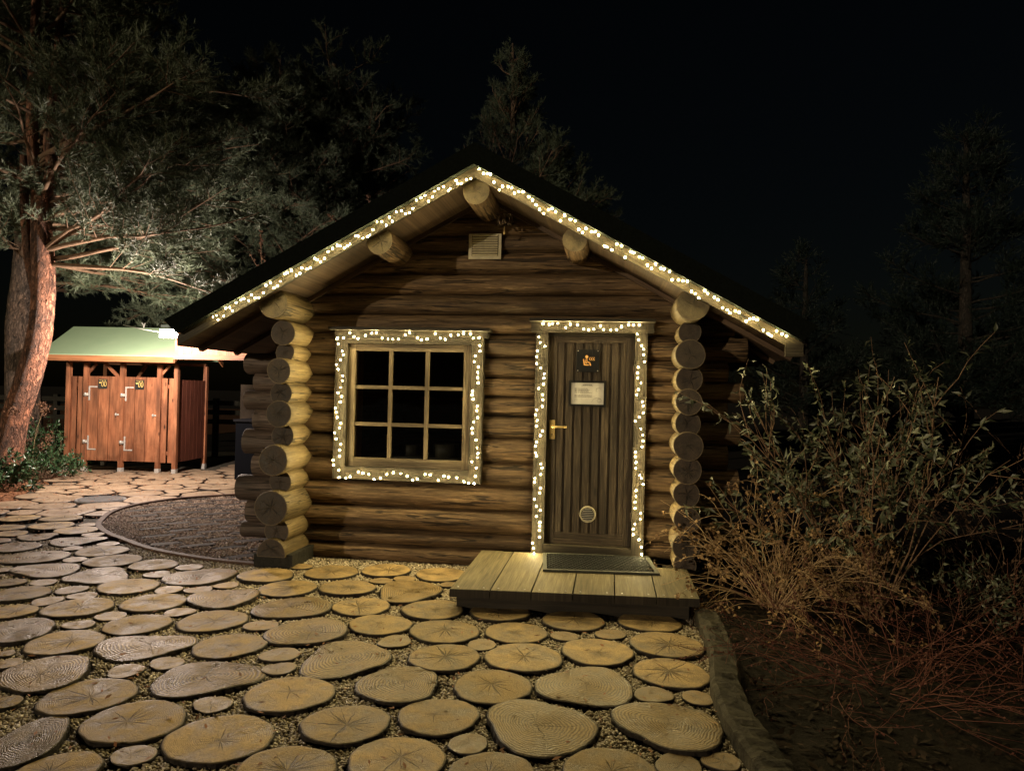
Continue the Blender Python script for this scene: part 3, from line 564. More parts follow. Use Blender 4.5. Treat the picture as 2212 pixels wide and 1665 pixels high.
tag(mb.build("curved_edging", M_BAND), "low rust brown edging strip curving round the gravel bed left of the cabin", "edging")
M_BEDSOIL = gravel_mat("bed_gravel_base", (.05, .035, .028), (.11, .08, .06), (.2, .15, .11), 70., (.05, .03, .022))
ground_sheet("gravel_bed", BEDPOLY, -.004, M_BEDSOIL)
bd = np.array([.75, .66]); bd /= np.linalg.norm(bd); bn = np.array([-bd[1], bd[0]]); blocks = []
for i in range(-24, 24):
    for j in range(-24, 24):
        c = np.array([-4., 1.2])+bd*(i*.50+(j % 2)*.25)+bn*j*.21
        if all(inpoly(c[0]+dx, c[1]+dy, BEDPOLY) for dx, dy in ((.14, .14), (-.16, -.16), (.05, -.08), (-.05, .08))) and c[0] < -2.95: blocks.append(c)
rgB = random.Random(3)
bi = [(c[0], c[1], 0, 0, 0, float(c@bd)) for c in blocks]; blab = rowfar(bi, lambda i: float(blocks[i]@bn)*-1, .08, "weathered timber block, {} from left in {} slanting row of the gravel bed")
for ib, c in enumerate(blocks):
    mb = MB(); L, w = rgB.uniform(.12, .17), rgB.uniform(.055, .075); ang = math.atan2(bd[1], bd[0])+rgB.uniform(-.1, .1)
    vs = []; k = 8; out = [(-L, -w*.8), (-L*.5, -w), (L*.5, -w*.95), (L, -w*.7), (L*.97, w*.75), (L*.4, w), (-L*.5, w*.93), (-L*.96, w*.7)]; h = rgB.uniform(.004, .012)
    vs = [(x, y, -.02) for x, y in out]+[(x, y, h-.004) for x, y in out]+[(x*.95, y*.86, h+rgB.uniform(-.002, .003)) for x, y in out]
    fs = [(j, (j+1) % k, k+(j+1) % k, k+j) for j in range(k)]+[(k+j, k+(j+1) % k, 2*k+(j+1) % k, 2*k+j) for j in range(k)]+[tuple(range(2*k, 3*k))]
    mb.add(vs, fs, [[(vs[i][0]+c[0]*3, vs[i][1]+c[1]*3) for i in f] for f in fs])
    tag(mb.build("timber_block", M_BLOCK, loc=(c[0], c[1], 0), rotz=ang), blab[ib], "timber block", "timber blocks sunk in the gravel bed")
n0 = 42000; xs = rng.uniform(-5.8, -2.8, n0); ys = rng.uniform(-.4, 3.9, n0); k = np.array([inpoly(x, y, BEDPOLY) for x, y in zip(xs, ys)]); ca, sa = bd
for c in blocks:
    u = (xs-c[0])*ca+(ys-c[1])*sa; w = -(xs-c[0])*sa+(ys-c[1])*ca; k &= ~((abs(u) < .16) & (abs(w) < .062))
tag(pebbles("bed_pebbles", xs[k], ys[k], .0145, mat=island_mat("reddish_pebbles", [(.14, .08, .055), (.46, .33, .24), (.22, .12, .08), (.66, .54, .42), (.16, .10, .07)], .6)), "pinkish brown pebbles round the sunken timber blocks", "gravel", kind="stuff")
# manhole
mb = MB(); mb.tube([(0, 0, -.02), (0, 0, .022)], MH[2], 40)
for j in range(-9, 10):
    y = j*.029; L = math.sqrt(max(.0, (MH[2]-.03)**2-y*y))
    mb.beam((-L, y, .0235), (L, y, .0235), .012, .005)
mb.tube([(MH[2]*.97*math.cos(t*.1571), MH[2]*.97*math.sin(t*.1571), .023) for t in range(41)], .006, 4, cap=False)
tag(mb.build("manhole_cover", M_MANHOLE, loc=(MH[0], MH[1], 0), rotz=.5), "round grey ribbed manhole cover set among the pale slices", "manhole cover")
# sleeper kerb beside the paving
mb = MB(); sp = [(.66, -1.12), (.665, -1.5), (.655, -1.9), (.60, -2.32), (.605, -2.7), (.655, -3.05), (.69, -3.3), (.74, -3.7)]; vs = []; K = 10
R = random.Random(8); NS = 60
for i in range(NS+1):
    t = i/NS*(len(sp)-1); a = min(int(t), len(sp)-2); u = t-a; x = sp[a][0]*(1-u)+sp[a+1][0]*u; y = sp[a][1]*(1-u)+sp[a+1][1]*u; w = .075*R.uniform(.95, 1.05); h = .1*R.uniform(.94, 1.05)
    vs += [(x-w, y, -.02), (x-w*1.02, y, h*.8), (x-w*.75, y, h*R.uniform(.9, 1.05)), (x-.02, y, h*R.uniform(.92, 1.05)), (x+.03, y, h*R.uniform(.85, 1.05)), (x+w*.8, y, h*R.uniform(.85, 1.)), (x+w, y, h*.7), (x+w, y, -.02)]
K = 8; fs = [(K*i+j, K*i+j+1, K*i+K+j+1, K*i+K+j) for i in range(NS) for j in range(K-1)]+[tuple(range(K))[::-1], tuple(K*NS+j for j in range(K))]; mb.add(vs, fs, smooth=False)
tag(mb.build("rotten_sleeper", M_SLEEPER), "crumbling dark timber sleeper edging the slices on the right", "sleeper")
# ================================================================== THE CABIN
XC = -1.08                      # ridge line
cabin = empty("log_cabin", (XC, 0, 0), "small brown log sauna cabin with gable front, dark roof and fairy lights", "cabin")
def cpart(mb, name, mats, parent=None):
    o = mb.build(name, mats); par = parent or cabin; o.parent = par; o.matrix_parent_inverse = Matrix.Identity(4)
    return o
def shift(mb): mb.v = [(x-XC, y, z) for x, y, z in mb.v]; return mb
BD = [.0, .15, .29, .49, .695, .905, 1.115, 1.305, 1.47, 1.63, 1.805, 2.005, 2.17, 2.345, 2.527, 2.711, 2.861, 3.02, 3.17]
LX = {1: -3.28, 2: -3.23, 3: -3.33, 4: -3.18, 5: -3.28, 6: -3.18, 7: -3.28, 8: -3.19, 9: -3.28, 10: -2.98}
RX = {1: .92, 2: 1.02, 3: .93, 4: 1.05, 5: .96, 6: 1.05, 7: .95, 8: 1.08, 9: .95, 10: 1.1, 11: 1.01, 12: .92}
WL, WR, DL, DR = -2.36, -1.12, -.585, .245
def zroof(x): return 3.25-.545*abs(x-XC)          # top edge of the barge board
for i in range(len(BD)-1):
    z0, z1 = BD[i], BD[i+1]; zc = (z0+z1)/2; rz = (z1-z0)/2*1.06; ry = max(.085, min(.105, rz*1.08)); y = .10
    def seg(x0, x1, a=0., b=0.): 
        if x0 < -3.1:
            cpart(shift(log(MB(), (x0, y, zc), (-2.86, y, zc), ry*1.02, rz*1.03, seed=i*7+3, caps=(True, False))), "log_tip", [M_LOGGREY, M_LOGEND]); x0 = -2.87
        cpart(shift(log(MB(), (x0, y, zc), (x1, y, zc), ry, rz, a, b, seed=i*7+int(x0*10))), "wall_log", [M_LOG, M_LOGEND])
    if z0 > 2.1:
        hw = (3.25-.075-z0)/.545-.02; seg(XC-hw, XC+hw)
        continue
    xl = LX.get(i, -2.75); xr = RX.get(i, .6)
    win = z0 >= .69 and z1 < 2.04; door = z0 >= .1
    if i == 0: xr = -1.0
    if i == 11: xl, xr = -2.9, 1.0
    if i == 0: seg(-2.68, -.9)
    elif i == 11: seg(xl, xr)
    elif win: seg(xl, WL); seg(WR, DL, .05, .05); seg(DR, xr, .05)
    else: seg(xl, DL, 0, .04); seg(DR, xr, .05)
# side walls: logs running back, their ends stacked at the corners
SL = [(2.20, .128, -.50), (1.965, .105, -.34), (1.80, .085, -.30), (1.645, .105, -.40), (1.455, .098, -.35), (1.285, .11, -.38), (1.10, .10, -.30), (.90, .127, -.42), (.71, .10, -.32), (.505, .145, -.44), (.305, .105, -.36)]
for k, (z, r, yf) in enumerate(SL):
    dark = k in (1, 2)
    cpart(shift(log(MB(), (-2.745-(.02 if r > .12 else 0), yf, z), (-2.745, 3.0, z), r, r*1.02, seed=50+k)), "side_wall_log", [M_LOGPALE, M_LOGENDLIT if k == 0 else M_LOGEND])
cpart(shift(log(MB(), (-2.76, -.42, .12), (-2.76, 3., .12), .125, .13, flat=True, seed=71)), "side_wall_log", [M_LOGPALE, M_LOGEND])
SR = [(2.205, .125, -.50), (2.01, .09, -.30), (1.835, .115, -.40), (1.645, .105, -.34), (1.468, .1, -.36), (1.30, .1, -.32), (1.125, .112, -.38), (.935, .106, -.36), (.745, .1, -.32), (.56, .1, -.38), (.36, .108, -.40), (.19, .09, -.3)]
for k, (z, r, yf) in enumerate(SR):
    cpart(shift(log(MB(), (.60, yf, z), (.60, 3.0, z), r, r*1.02, seed=90+k)), "side_wall_log", [M_LOGPALE, M_LOGENDLIT if k == 0 else M_LOGEND])
for x, z, r, t in ((XC-.005, 3.085, .108, -.53), (-1.86, 2.70, .108, -.52), (-.30, 2.70, .098, -.52)):
    cpart(shift(log(MB(), (x, t, z), (x, 3.0, z), r, r*1.05, seed=int(z*100)+int(x*50))), "purlin", [M_LOG, M_LOGENDLIT])
mb = MB(); mb.box((-2.92, -.40, -.02), (-2.58, .05, .12)); cpart(shift(mb), "foundation_block", M_DARKWOOD)
mb = MB(); mb.box((.45, -.30, -.02), (.75, .05, .11)); cpart(shift(mb), "foundation_block", M_DARKWOOD)
# inner lining closes the walls, leaving the window and door openings
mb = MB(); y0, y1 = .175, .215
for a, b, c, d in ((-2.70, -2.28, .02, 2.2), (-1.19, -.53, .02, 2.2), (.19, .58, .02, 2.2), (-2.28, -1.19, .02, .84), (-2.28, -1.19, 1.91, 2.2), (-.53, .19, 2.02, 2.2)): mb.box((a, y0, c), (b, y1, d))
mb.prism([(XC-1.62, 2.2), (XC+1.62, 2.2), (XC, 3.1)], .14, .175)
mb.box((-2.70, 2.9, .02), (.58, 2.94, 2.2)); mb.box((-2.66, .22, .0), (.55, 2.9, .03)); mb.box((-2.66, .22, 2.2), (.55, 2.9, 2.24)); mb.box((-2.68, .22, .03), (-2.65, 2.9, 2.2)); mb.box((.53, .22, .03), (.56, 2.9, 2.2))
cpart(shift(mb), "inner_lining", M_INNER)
mb = MB()
for zz_, yy_ in ((.95, 1.9), (.95, 2.05), (.95, 2.2), (.95, 2.35), (1.4, 2.5), (1.4, 2.65)): mb.box((-2.6, yy_, zz_), (.5, yy_+.12, zz_+.035))
cpart(shift(mb), "sauna_bench", M_REVEAL)
mb = MB(); mb.tube([(-1.50, .45, .9), (-1.50, .45, 1.02)], .12, 20); mb.tube([(-1.85, .5, .9), (-1.85, .5, 1.0)], .09, 20); mb.box((-2.2, .3, .86), (-1.2, .75, .9)); cpart(shift(mb), "window_shelf_with_tubs", M_CASE)
mb = MB(); mb.box((-2.28, .032, .85), (-2.212, .16, 1.9), grain=2); cpart(shift(mb), "window_reveal", M_REVEAL)
# ---- roof
RY0, RY1 = -.60, 3.4; HW = 2.475
roof = MB()
def slope_slab(mb, side, y0, y1, t0, t1, ext=0., mat=0, cut=0.):
    """slab between offsets t0..t1 (vertical) above the barge-top line"""
    x1 = XC+side*(HW+ext); xc_ = x1-side*cut; poly = [(XC, 3.25+t0), (xc_, zroof(xc_)+t0), (x1, zroof(x1)+t1), (XC, 3.25+t1)]
    if side > 0: poly = poly[::-1]
    mb.prism(poly, y0, y1, mat)
for s in (-1, 1): slope_slab(roof, s, RY0-.035, RY1, .004, .165, .06, cut=.11)
ro = cpart(shift(roof), "roof", M_ROOF)
sf = MB()
for s in (-1, 1): slope_slab(sf, s, RY0+.03, RY1, -.072, .001)
cpart(shift(sf), "soffit", M_SOFFIT, ro)
for s in (-1, 1):
    b = MB(); slope_slab(b, s, RY0-.004, RY0+.027, -.082, .002, -.03); 
    b.uv = [[(b.v[k][0]*1.14, b.v[k][2]+.545*abs(b.v[k][0]-XC)) for k in f] for f in b.f]; cpart(shift(b), "barge_board", M_BARGE, ro)
    e = MB(); slope_slab(e, s, RY0-.055, RY0-.036, .006, .172, .07, cut=.11); cpart(shift(e), "roof_edge_board", M_FASCIA, ro)
    # trim where the soffit meets the gable, eave board, rafter tails
    tr_ = MB(); x1 = XC+s*1.60; tr_.beam((XC+s*.02, -.012, 3.25-.10), (x1, -.012, zroof(x1)-.10), .03, .035); cpart(shift(tr_), "gable_trim", M_SOFFIT, ro)
    ev = MB(); xe = XC+s*(HW-.01); ev.beam((xe, RY0+.03, zroof(xe)-.03), (xe, RY1, zroof(xe)-.03), .025, .075); cpart(shift(ev), "eave_board", M_SOFFIT, ro)
    for yy in (-.28, .3, .95, 1.6, 2.3):
        rf = MB(); xa = XC+s*1.72; rf.beam((xa, yy, zroof(xa)-.09), (xe-s*.02, yy, zroof(xe)-.09), .06, .036); cpart(shift(rf), "rafter_tail", M_SOFFIT, ro)
ec = MB(); xe = XC+HW; ec.box((xe-.145, RY0-.012, zroof(xe)-.085), (xe-.02, RY0+.03, zroof(xe)+.012)); cpart(shift(ec), "barge_end_block", M_CASE, ro)
fp = MB(); fp.tube([(-2.13, .6, 2.75), (-2.13, .6, 3.19)], .05, 12); fp.box((-2.24, .5, 3.17), (-2.04, .7, 3.21)); cpart(shift(fp), "roof_pipe", M_VENT, ro)
# ---- window
win = empty("window", (0, 0, 0), None, None); win.parent = cabin
def wbox(name, mat, *bs, parent=win):
    mb = MB()
    for lo, hi in bs: mb.box(lo, hi)
    return cpart(shift(mb), name, mat, parent)
# a window is one part: its casing is the part mesh, sashes and panes are its sub-parts
COL.objects.unlink(win); bpy.data.objects.remove(win)
mb = MB(); cy0, cy1 = -.052, .06
for lo, hi in (((-2.395, cy0, .725), (-2.285, cy1, 1.965)), ((-1.190, cy0, .725), (-1.080, cy1, 1.965)), ((-2.285, cy0-.002, .725), (-1.19, cy1, .835)), ((-2.285, cy0-.002, 1.905), (-1.19, cy1, 1.965)), ((-2.40, cy0-.012, 1.965), (-1.045, cy1, 2.018)), ((-2.435, -.13, 2.018), (-1.02, cy1, 2.044))): mb.box(lo, hi)
win = cpart(shift(mb), "window", M_CASE)
mb = MB(); fy0, fy1 = -.022, .03
for lo, hi in (((-2.283, fy0, .837), (-2.222, fy1, 1.903)), ((-1.255, fy0, .837), (-1.192, fy1, 1.903)), ((-2.222, fy0+.003, .837), (-1.255, fy1, .912)), ((-2.222, fy0+.003, 1.845), (-1.255, fy1, 1.903))): mb.box(lo, hi)
cpart(shift(mb), "sash", M_SASH, win)
mb = MB()
for x in (-1.903, -1.577): mb.box((x-.016, -.016, .912), (x+.016, .022, 1.845), grain=2)
for z in (1.528, 1.205):
    for a, b in ((-2.222, -1.919), (-1.887, -1.593), (-1.561, -1.255)): mb.box((a, -.014, z-.015), (b, .02, z+.015), grain=0)
cpart(shift(mb), "glazing_bars", M_SASH, win)
for x0, x1 in ((-2.222, -1.919), (-1.887, -1.593), (-1.561, -1.255)):
    for z0, z1 in ((.912, 1.19), (1.22, 1.513), (1.543, 1.845)):
        mb = MB(); t = .0; mb.add([(x0, .008+random.uniform(-.001, .001), z0), (x1, .008+random.uniform(-.001, .001), z0), (x1, .008+random.uniform(-.002, .002), z1), (x0, .008, z1)], [(0, 1, 2, 3)]); cpart(shift(mb), "pane", M_GLASS, win)
# ---- door
mb = MB()
for lo, hi in (((-.635, cy0, .155), (-.53, cy1, 2.022)), ((.19, cy0, .155), (.29, cy1, 2.022)), ((-.675, cy0-.012, 2.022), (.34, cy1, 2.108)), ((-.685, -.13, 2.108), (.352, cy1, 2.135)), ((-.53, -.06, .155), (.19, .05, .245)), ((-.53, .0, 1.998), (.19, cy1, 2.022))): mb.box(lo, hi)
cpart(shift(mb), "door_frame", M_CASE)
mb = MB(); mb.box((-.525, .004, .25), (-.455, .05, 1.995)); mb.box((.12, .004, .25), (.185, .05, 1.995)); mb.box((-.455, .006, .25), (.12, .05, .345), grain=0); mb.box((-.455, .006, 1.94), (.12, .05, 1.995), grain=0)
x = -.455; k = 0; ws = [.062, .014, .062, .014, .06, .014, .062, .014, .06, .014, .064, .014, .06, .014, .047]
tot = sum(ws); q = .575/tot
for w in ws:
    w *= q
    if w < .02: mb.box((x+.003, .020, .345), (x+w-.003, .05, 1.94), grain=2)
    else: mb.box((x+.002, .014+random.uniform(-.002, .002), .345), (x+w-.002, .05, 1.94), grain=2)
    x += w
mb.box((-.455, .03, .345), (.12, .049, 1.94), grain=2)
door = cpart(shift(mb), "door", M_DOOR)
mb = MB(); mb.box((-.507, -.004, 1.125), (-.462, .004, 1.285)); hp = cpart(shift(mb), "handle_plate", M_BRASS, door)
mb = MB(); mb.tube([(-.485, 0, 1.232), (-.485, -.045, 1.232), (-.478, -.052, 1.232), (-.36, -.052, 1.23)], .008, 8); cpart(shift(mb), "handle", M_BRASS, door)
mb = MB(); mb.tube([(-.485, -.0052, 1.165), (-.485, -.0045, 1.165)], .006, 10); mb.box((-.4872, -.0056, 1.148), (-.4828, -.004, 1.163)); cpart(shift(mb), "keyhole", M_BLACK, door)
for z in (.5, 1.72):
    mb = MB(); mb.tube([(.187, -.002, z-.035), (.187, -.002, z+.035)], .008, 8); cpart(shift(mb), "hinge", M_IRON, door)
# round grille in the door
mb = MB(); cx, cz, r = -.171, .505, .068
mb.tube([(cx, .012, cz), (cx, -.004, cz)], r, 36); ring = [(cx+r*.93*math.cos(t*.1745), -.006, cz+r*.93*math.sin(t*.1745)) for t in range(37)]; mb.tube(ring, .005, 6, cap=False)
grl = cpart(shift(mb), "door_grille", M_VENT, door)
mb = MB()
for j in range(-3, 4):
    z = cz+j*.0145; L = math.sqrt((r*.74)**2-(j*.0145)**2); mb.beam((cx-L, -.010, z), (cx+L, -.010, z), .014, .004)
cpart(shift(mb), "grille_slats", M_STEEL, grl)
mb = MB(); mb.tube([(cx, -.0045, cz), (cx, -.0052, cz)], r*.78, 30); cpart(shift(mb), "grille_opening", M_BLACK, grl)
# gable vent
mb = MB(); mb.box((-1.238, -.016, 2.645), (-.955, -.004, 2.862)); gv = cpart(shift(mb), "gable_vent", M_VENT)
mb = MB()
for j in range(9):
    z = 2.845-j*.0205; mb.beam((-1.205, -.020, z), (-.985, -.020, z), .012, .0105, up=(0, -.7, .7))
cpart(shift(mb), "vent_louvres", M_VENT, gv)
mb = MB(); mb.box((-1.21, -.0175, 2.672), (-.98, -.0165, 2.852)); cpart(shift(mb), "vent_opening", M_INNER, gv)
# ================================================================== things on the cabin
def rrect(x0, x1, z0, z1, r, k=5):
    o = []
    for cx, cz, a in ((x1-r, z1-r, 0), (x0+r, z1-r, 90), (x0+r, z0+r, 180), (x1-r, z0+r, 270)):
        for i in range(k+1): t = math.radians(a+90*i/k); o.append((cx+r*math.cos(t), cz+r*math.sin(t)))
    return o[::-1]
sx, sz, SG = -.197, 1.790, .0955
sg = empty("sauna_sign", (sx, .0, sz-SG), "black rounded square sign with an orange seated figure and steam, high on the door", "sign")
def spart(mb, name, mat): mb.v = [(x-sx, y, z-(sz-SG)) for x, y, z in mb.v]; return mb.build(name, mat, sg)
mb = MB(); mb.prism(rrect(sx-SG, sx+SG, sz-SG, sz+SG, .018), -.002, .012); spart(mb, "plate", M_BLACK)
def PQ(px, py): return (sx+(px-735)/496*2*SG, sz-(py-430)/496*2*SG)          # pixel on the zoomed plate
mb = MB(); c = PQ(710, 342); mb.prism([(c[0]+.0122*math.cos(-t*.2618), c[1]+.0122*math.sin(-t*.2618)) for t in range(24)], -.004, -.0022)
def stroke(mb, pts, w, y=-.0022, t=.0018):
    for a, b in zip(pts[:-1], pts[1:]):
        mb.tube([(a[0], y-t/2, a[1]), (b[0], y-t/2, b[1])], w, 8)
for pts, w in (([(640, 405), (660, 520), (745, 520)], 12), ([(712, 400), (712, 455), (770, 465), (790, 520)], 16), ([(705, 400), (700, 470)], 18)):
    P_ = [PQ(*p) for p in pts]; ww = w/496*2*SG
    for a, b in zip(P_[:-1], P_[1:]):
        dx, dz = b[0]-a[0], b[1]-a[1]; L = math.hypot(dx, dz); nx, nz = -dz/L*ww, dx/L*ww; mb.prism([(a[0]+nx, a[1]+nz), (b[0]+nx, b[1]+nz), (b[0]-nx, b[1]-nz), (a[0]-nx, a[1]-nz)], -.004, -.0022)
        for cc in (a, b): mb.prism([(cc[0]+ww*math.cos(-t*.5236), cc[1]+ww*math.sin(-t*.5236)) for t in range(12)], -.0041, -.0023)
for xo in (775, 818, 862):
    P_ = [PQ(xo+8*math.sin(k*1.15), 350+k*9.) for k in range(9)]; ww = .0028
    for a, b in zip(P_[:-1], P_[1:]): mb.prism([(a[0]-ww, a[1]), (a[0]+ww, a[1]), (b[0]+ww, b[1]), (b[0]-ww, b[1])], -.004, -.0022)
spart(mb, "seated_figure_symbol", M_ORANGE)
for dx, dz in ((-1, -1), (1, -1), (-1, 1), (1, 1)):
    mb = MB(); mb.tube([(sx+dx*.083, -.002, sz+dz*.083), (sx+dx*.083, -.005, sz+dz*.083)], .0042, 10); spart(mb, "screw", M_STEEL)
# framed notice
nx0, nx1, nz0, nz1 = -.352, -.040, 1.405, 1.625
nf = empty("framed_notice", ((nx0+nx1)/2, 0, nz0), "black framed white notice sheet hanging on the door below the square sign", "notice")
def npart(mb, name, mat): mb.v = [(x-(nx0+nx1)/2, y, z-nz0) for x, y, z in mb.v]; return mb.build(name, mat, nf)
mb = MB(); fw = .020
for lo, hi in (((nx0, -.014, nz0), (nx1, .012, nz0+fw)), ((nx0, -.014, nz1-fw), (nx1, .012, nz1)), ((nx0, -.0135, nz0+fw), (nx0+fw, .012, nz1-fw)), ((nx1-fw, -.0135, nz0+fw), (nx1, .012, nz1-fw))): mb.box(lo, hi)
npart(mb, "frame", M_BLACK)
mb = MB(); mb.box((nx0+fw, -.004, nz0+fw), (nx1-fw, .010, nz1-fw)); npart(mb, "sheet", M_PAPER)
mb = MB(); R = random.Random(4); NQ = lambda px, py: (nx0+fw+(px-380)/715*(nx1-nx0-2*fw), nz1-fw-(py-940)/480*(nz1-nz0-2*fw))
def wordline(x0, x1, y, h):
    x = x0
    while x < x1:
        w = min(R.uniform(12, 45), x1-x); a = NQ(x, y+h); b = NQ(x+w, y); mb.box((a[0], -.0052, a[1]), (b[0], -.0042, b[1])); x += w+8
wordline(635, 835, 983, 13); a = NQ(600, 1010); b = NQ(855, 1006); mb.box((a[0], -.0052, a[1]), (b[0], -.0042, b[1]))
for y, xe_ in ((1065, 750), (1095, 785), (1125, 760), (1156, 840), (1215, 840), (1246, 835)): wordline(460, 512, y, 13); wordline(528, xe_, y, 10)
for cx_, cy_, rr_, a0, a1 in ((985, 1100, 55, 2, 6), (960, 1380, 120, 3.2, 5.4), (1000, 1330, 45, 0, 6.2), (490, 1345, 35, 3.3, 6)):
    pts = [NQ(cx_+rr_*math.cos(t), cy_+rr_*math.sin(t)*.9+6*math.sin(5*t)) for t in np.linspace(a0, a1, 14)]
    for p, q_ in zip(pts[:-1], pts[1:]): mb.beam((p[0], -.0046, p[1]), (q_[0], -.0046, q_[1]), .0012, .0012, up=(0, 1, 0))
npart(mb, "printed_lines", M_INK)
# horseshoe ornament
hs = empty("horseshoe_ornament", (-.915, -.12, 2.83), "dark iron horseshoes hanging in a bunch under the ridge beam", "ornament")
for k, (dx, dy, sc, rz) in enumerate(((0, 0, 1, 0), (.035, -.02, .9, .9), (-.035, .01, .9, -.8))):
    mb = MB(); P_ = []
    for i in range(15):
        t = math.radians(-50+280*i/14); P_.append((.045*sc*math.cos(t), 0, .125+.055*sc*math.sin(t)))
    P_ = [(p[0]*math.cos(rz)+dx, p[0]*math.sin(rz)+dy, p[2]) for p in P_]; mb.tube(P_, .009, 6); mb.build("horseshoe", M_IRON, hs)
mb = MB(); mb.tube([(0, 0, .34), (0.0, 0, .18)], .003, 5); mb.build("cord", M_IRON, hs)
mb = MB(); mb.tube([(0, 0, .07), (0, 0, .03), (0, 0, .01), (0, 0, .0)], [.003, .005, .009, .004], 8); mb.build("bell", M_BRASS, hs)
# ---- fairy lights
def ico(r):
    import bmesh
    bm = bmesh.new(); bmesh.ops.create_icosphere(bm, subdivisions=2, radius=r); me = bpy.data.meshes.new("bulb"); bm.to_mesh(me); bm.free(); me.materials.append(M_BULB); me.materials.append(M_BULBBACK)
    for p in me.polygons:
        p.use_smooth = True; p.material_index = 0 if p.center.y < -.0005 else 1      # front half shines; socket side glows weakly, added to brighten boards and gable behind
    return me
BULB = ico(.0053); BULBS = ico(.0043)
def string(label, pts, out):
    """pts: bulb positions in order"""
    base = pts[0]; root = empty("fairy_light_string", base, label, "string lights", "strings of warm white fairy lights")
    mb = MB(); w = []
    for i, p in enumerate(pts):
        p = Vector(p); w.append(p+Vector((0, .006, 0)))
        if i+1 < len(pts):
            q_ = Vector(pts[i+1]); w.append((p+q_)/2+Vector((random.uniform(-.008, .008), .004, random.uniform(-.012, .004))))
    mb.tube([v-Vector(base) for v in w], .0017, 4); mb.build("cable", M_WIRE, root)
    for p in pts:
        o = bpy.data.objects.new("bulb", BULB if random.random() < .7 else BULBS); COL.objects.link(o); o.parent = root; o.location = Vector(p)-Vector(base)
    return root
def bunch(t0, t1, n, hi, lo, R, per):
    """a cord pinned alternately near the two edges of a board, so bulbs come in short runs"""
    out = []; st = (t1-t0)/n; t = t0; up = R.random() < .5; left = R.randint(2, 4); pos = hi if up else lo
    for i in range(n):
        if left <= 0: up = not up; left = R.choice((1, 2, 2, 3, 3, 4))
        left -= 1; tgt = (hi if up else lo)+(lo-hi)*(R.uniform(0, .3) if up else -R.uniform(0, .3)); pos += (tgt-pos)*R.uniform(.6, 1.); out.append((t+R.uniform(-.3, .3)*st, pos)); t += st
    return out
for s, lab, nb in ((-1, "fairy lights along the left slope of the gable", 70), (1, "fairy lights along the right slope of the gable", 72)):
    R = random.Random(20+s); P_ = []
    for t, o in bunch(.03, 2.17 if s < 0 else 2.36, nb, .004, -.082, R, 17.): x = XC+s*t; P_.append((x, RY0-.026, zroof(x)+o-.004))
    string(lab, P_, -1)
R = random.Random(31); P_ = []; YB = -.078
def side_v(x0, x1, z0, z1, n, down=True):
    q_ = bunch(0, 1, n, x1, x0, R, 22.); return [((o), YB, (z1-(z1-z0)*t) if down else (z0+(z1-z0)*t)) for t, o in q_]
def side_h(x0, x1, z0, z1, n, fw=True, yb=YB):
    q_ = bunch(0, 1, n, z1, z0, R, 24.); return [((x0+(x1-x0)*t) if fw else (x1-(x1-x0)*t), yb, o) for t, o in q_]
string("fairy lights framing the window", side_v(-2.385, -2.305, .75, 1.98, 27, False)+side_h(-2.37, -1.10, 1.935, 2.005, 25, True, -.092)+side_v(-1.17, -1.10, .76, 1.96, 25)+side_h(-2.38, -1.12, .725, .80, 23, False), -1)
string("fairy lights framing the door", side_v(-.625, -.545, .18, 2.03, 42, False)+side_h(-.58, .27, 2.03, 2.095, 18, True, -.092)+side_v(.20, .28, .18, 2.02, 40), -1)
# ================================================================== DECK
dk = empty("entrance_deck", (-.22, -.6, 0), "low wide plank deck step in front of the cabin door", "deck")
def dpart(mb, name, mats): mb.v = [(x+.22, y+.6, z) for x, y, z in mb.v]; return mb.build(name, mats, dk)
xb = [-1.055, -.78, -.502, -.225, .053, .33, .615]; fr_ = lambda x: -1.275+(x+1.055)*.075
for i in range(6):
    a, b = xb[i]+.003, xb[i+1]-.003; mb = MB(); z0, z1 = .118, .172+random.uniform(-.001, .001); yb = -.055 if i < 5 else -.33
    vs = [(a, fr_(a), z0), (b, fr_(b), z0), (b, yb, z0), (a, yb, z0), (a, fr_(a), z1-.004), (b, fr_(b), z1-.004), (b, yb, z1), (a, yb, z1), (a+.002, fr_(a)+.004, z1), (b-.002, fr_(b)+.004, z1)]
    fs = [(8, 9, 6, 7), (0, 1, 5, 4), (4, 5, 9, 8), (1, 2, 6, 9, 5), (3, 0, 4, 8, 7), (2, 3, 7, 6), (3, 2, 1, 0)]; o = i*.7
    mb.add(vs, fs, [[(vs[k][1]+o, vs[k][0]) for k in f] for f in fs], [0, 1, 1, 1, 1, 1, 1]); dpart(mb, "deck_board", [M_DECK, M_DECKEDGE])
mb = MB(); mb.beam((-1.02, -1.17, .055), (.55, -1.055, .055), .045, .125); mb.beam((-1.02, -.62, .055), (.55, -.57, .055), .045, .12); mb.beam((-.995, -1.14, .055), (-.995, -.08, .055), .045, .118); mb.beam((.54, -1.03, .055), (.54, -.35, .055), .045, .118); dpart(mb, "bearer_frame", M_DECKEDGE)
for i in range(6):
    for dx in (.05, xb[i+1]-xb[i]-.05):
        for yy in (.055,):
            mb = MB(); x = xb[i]+dx; mb.tube([(x, fr_(x)+yy, .171), (x, fr_(x)+yy, .1745)], .006, 8); dpart(mb, "screw", M_STEEL)
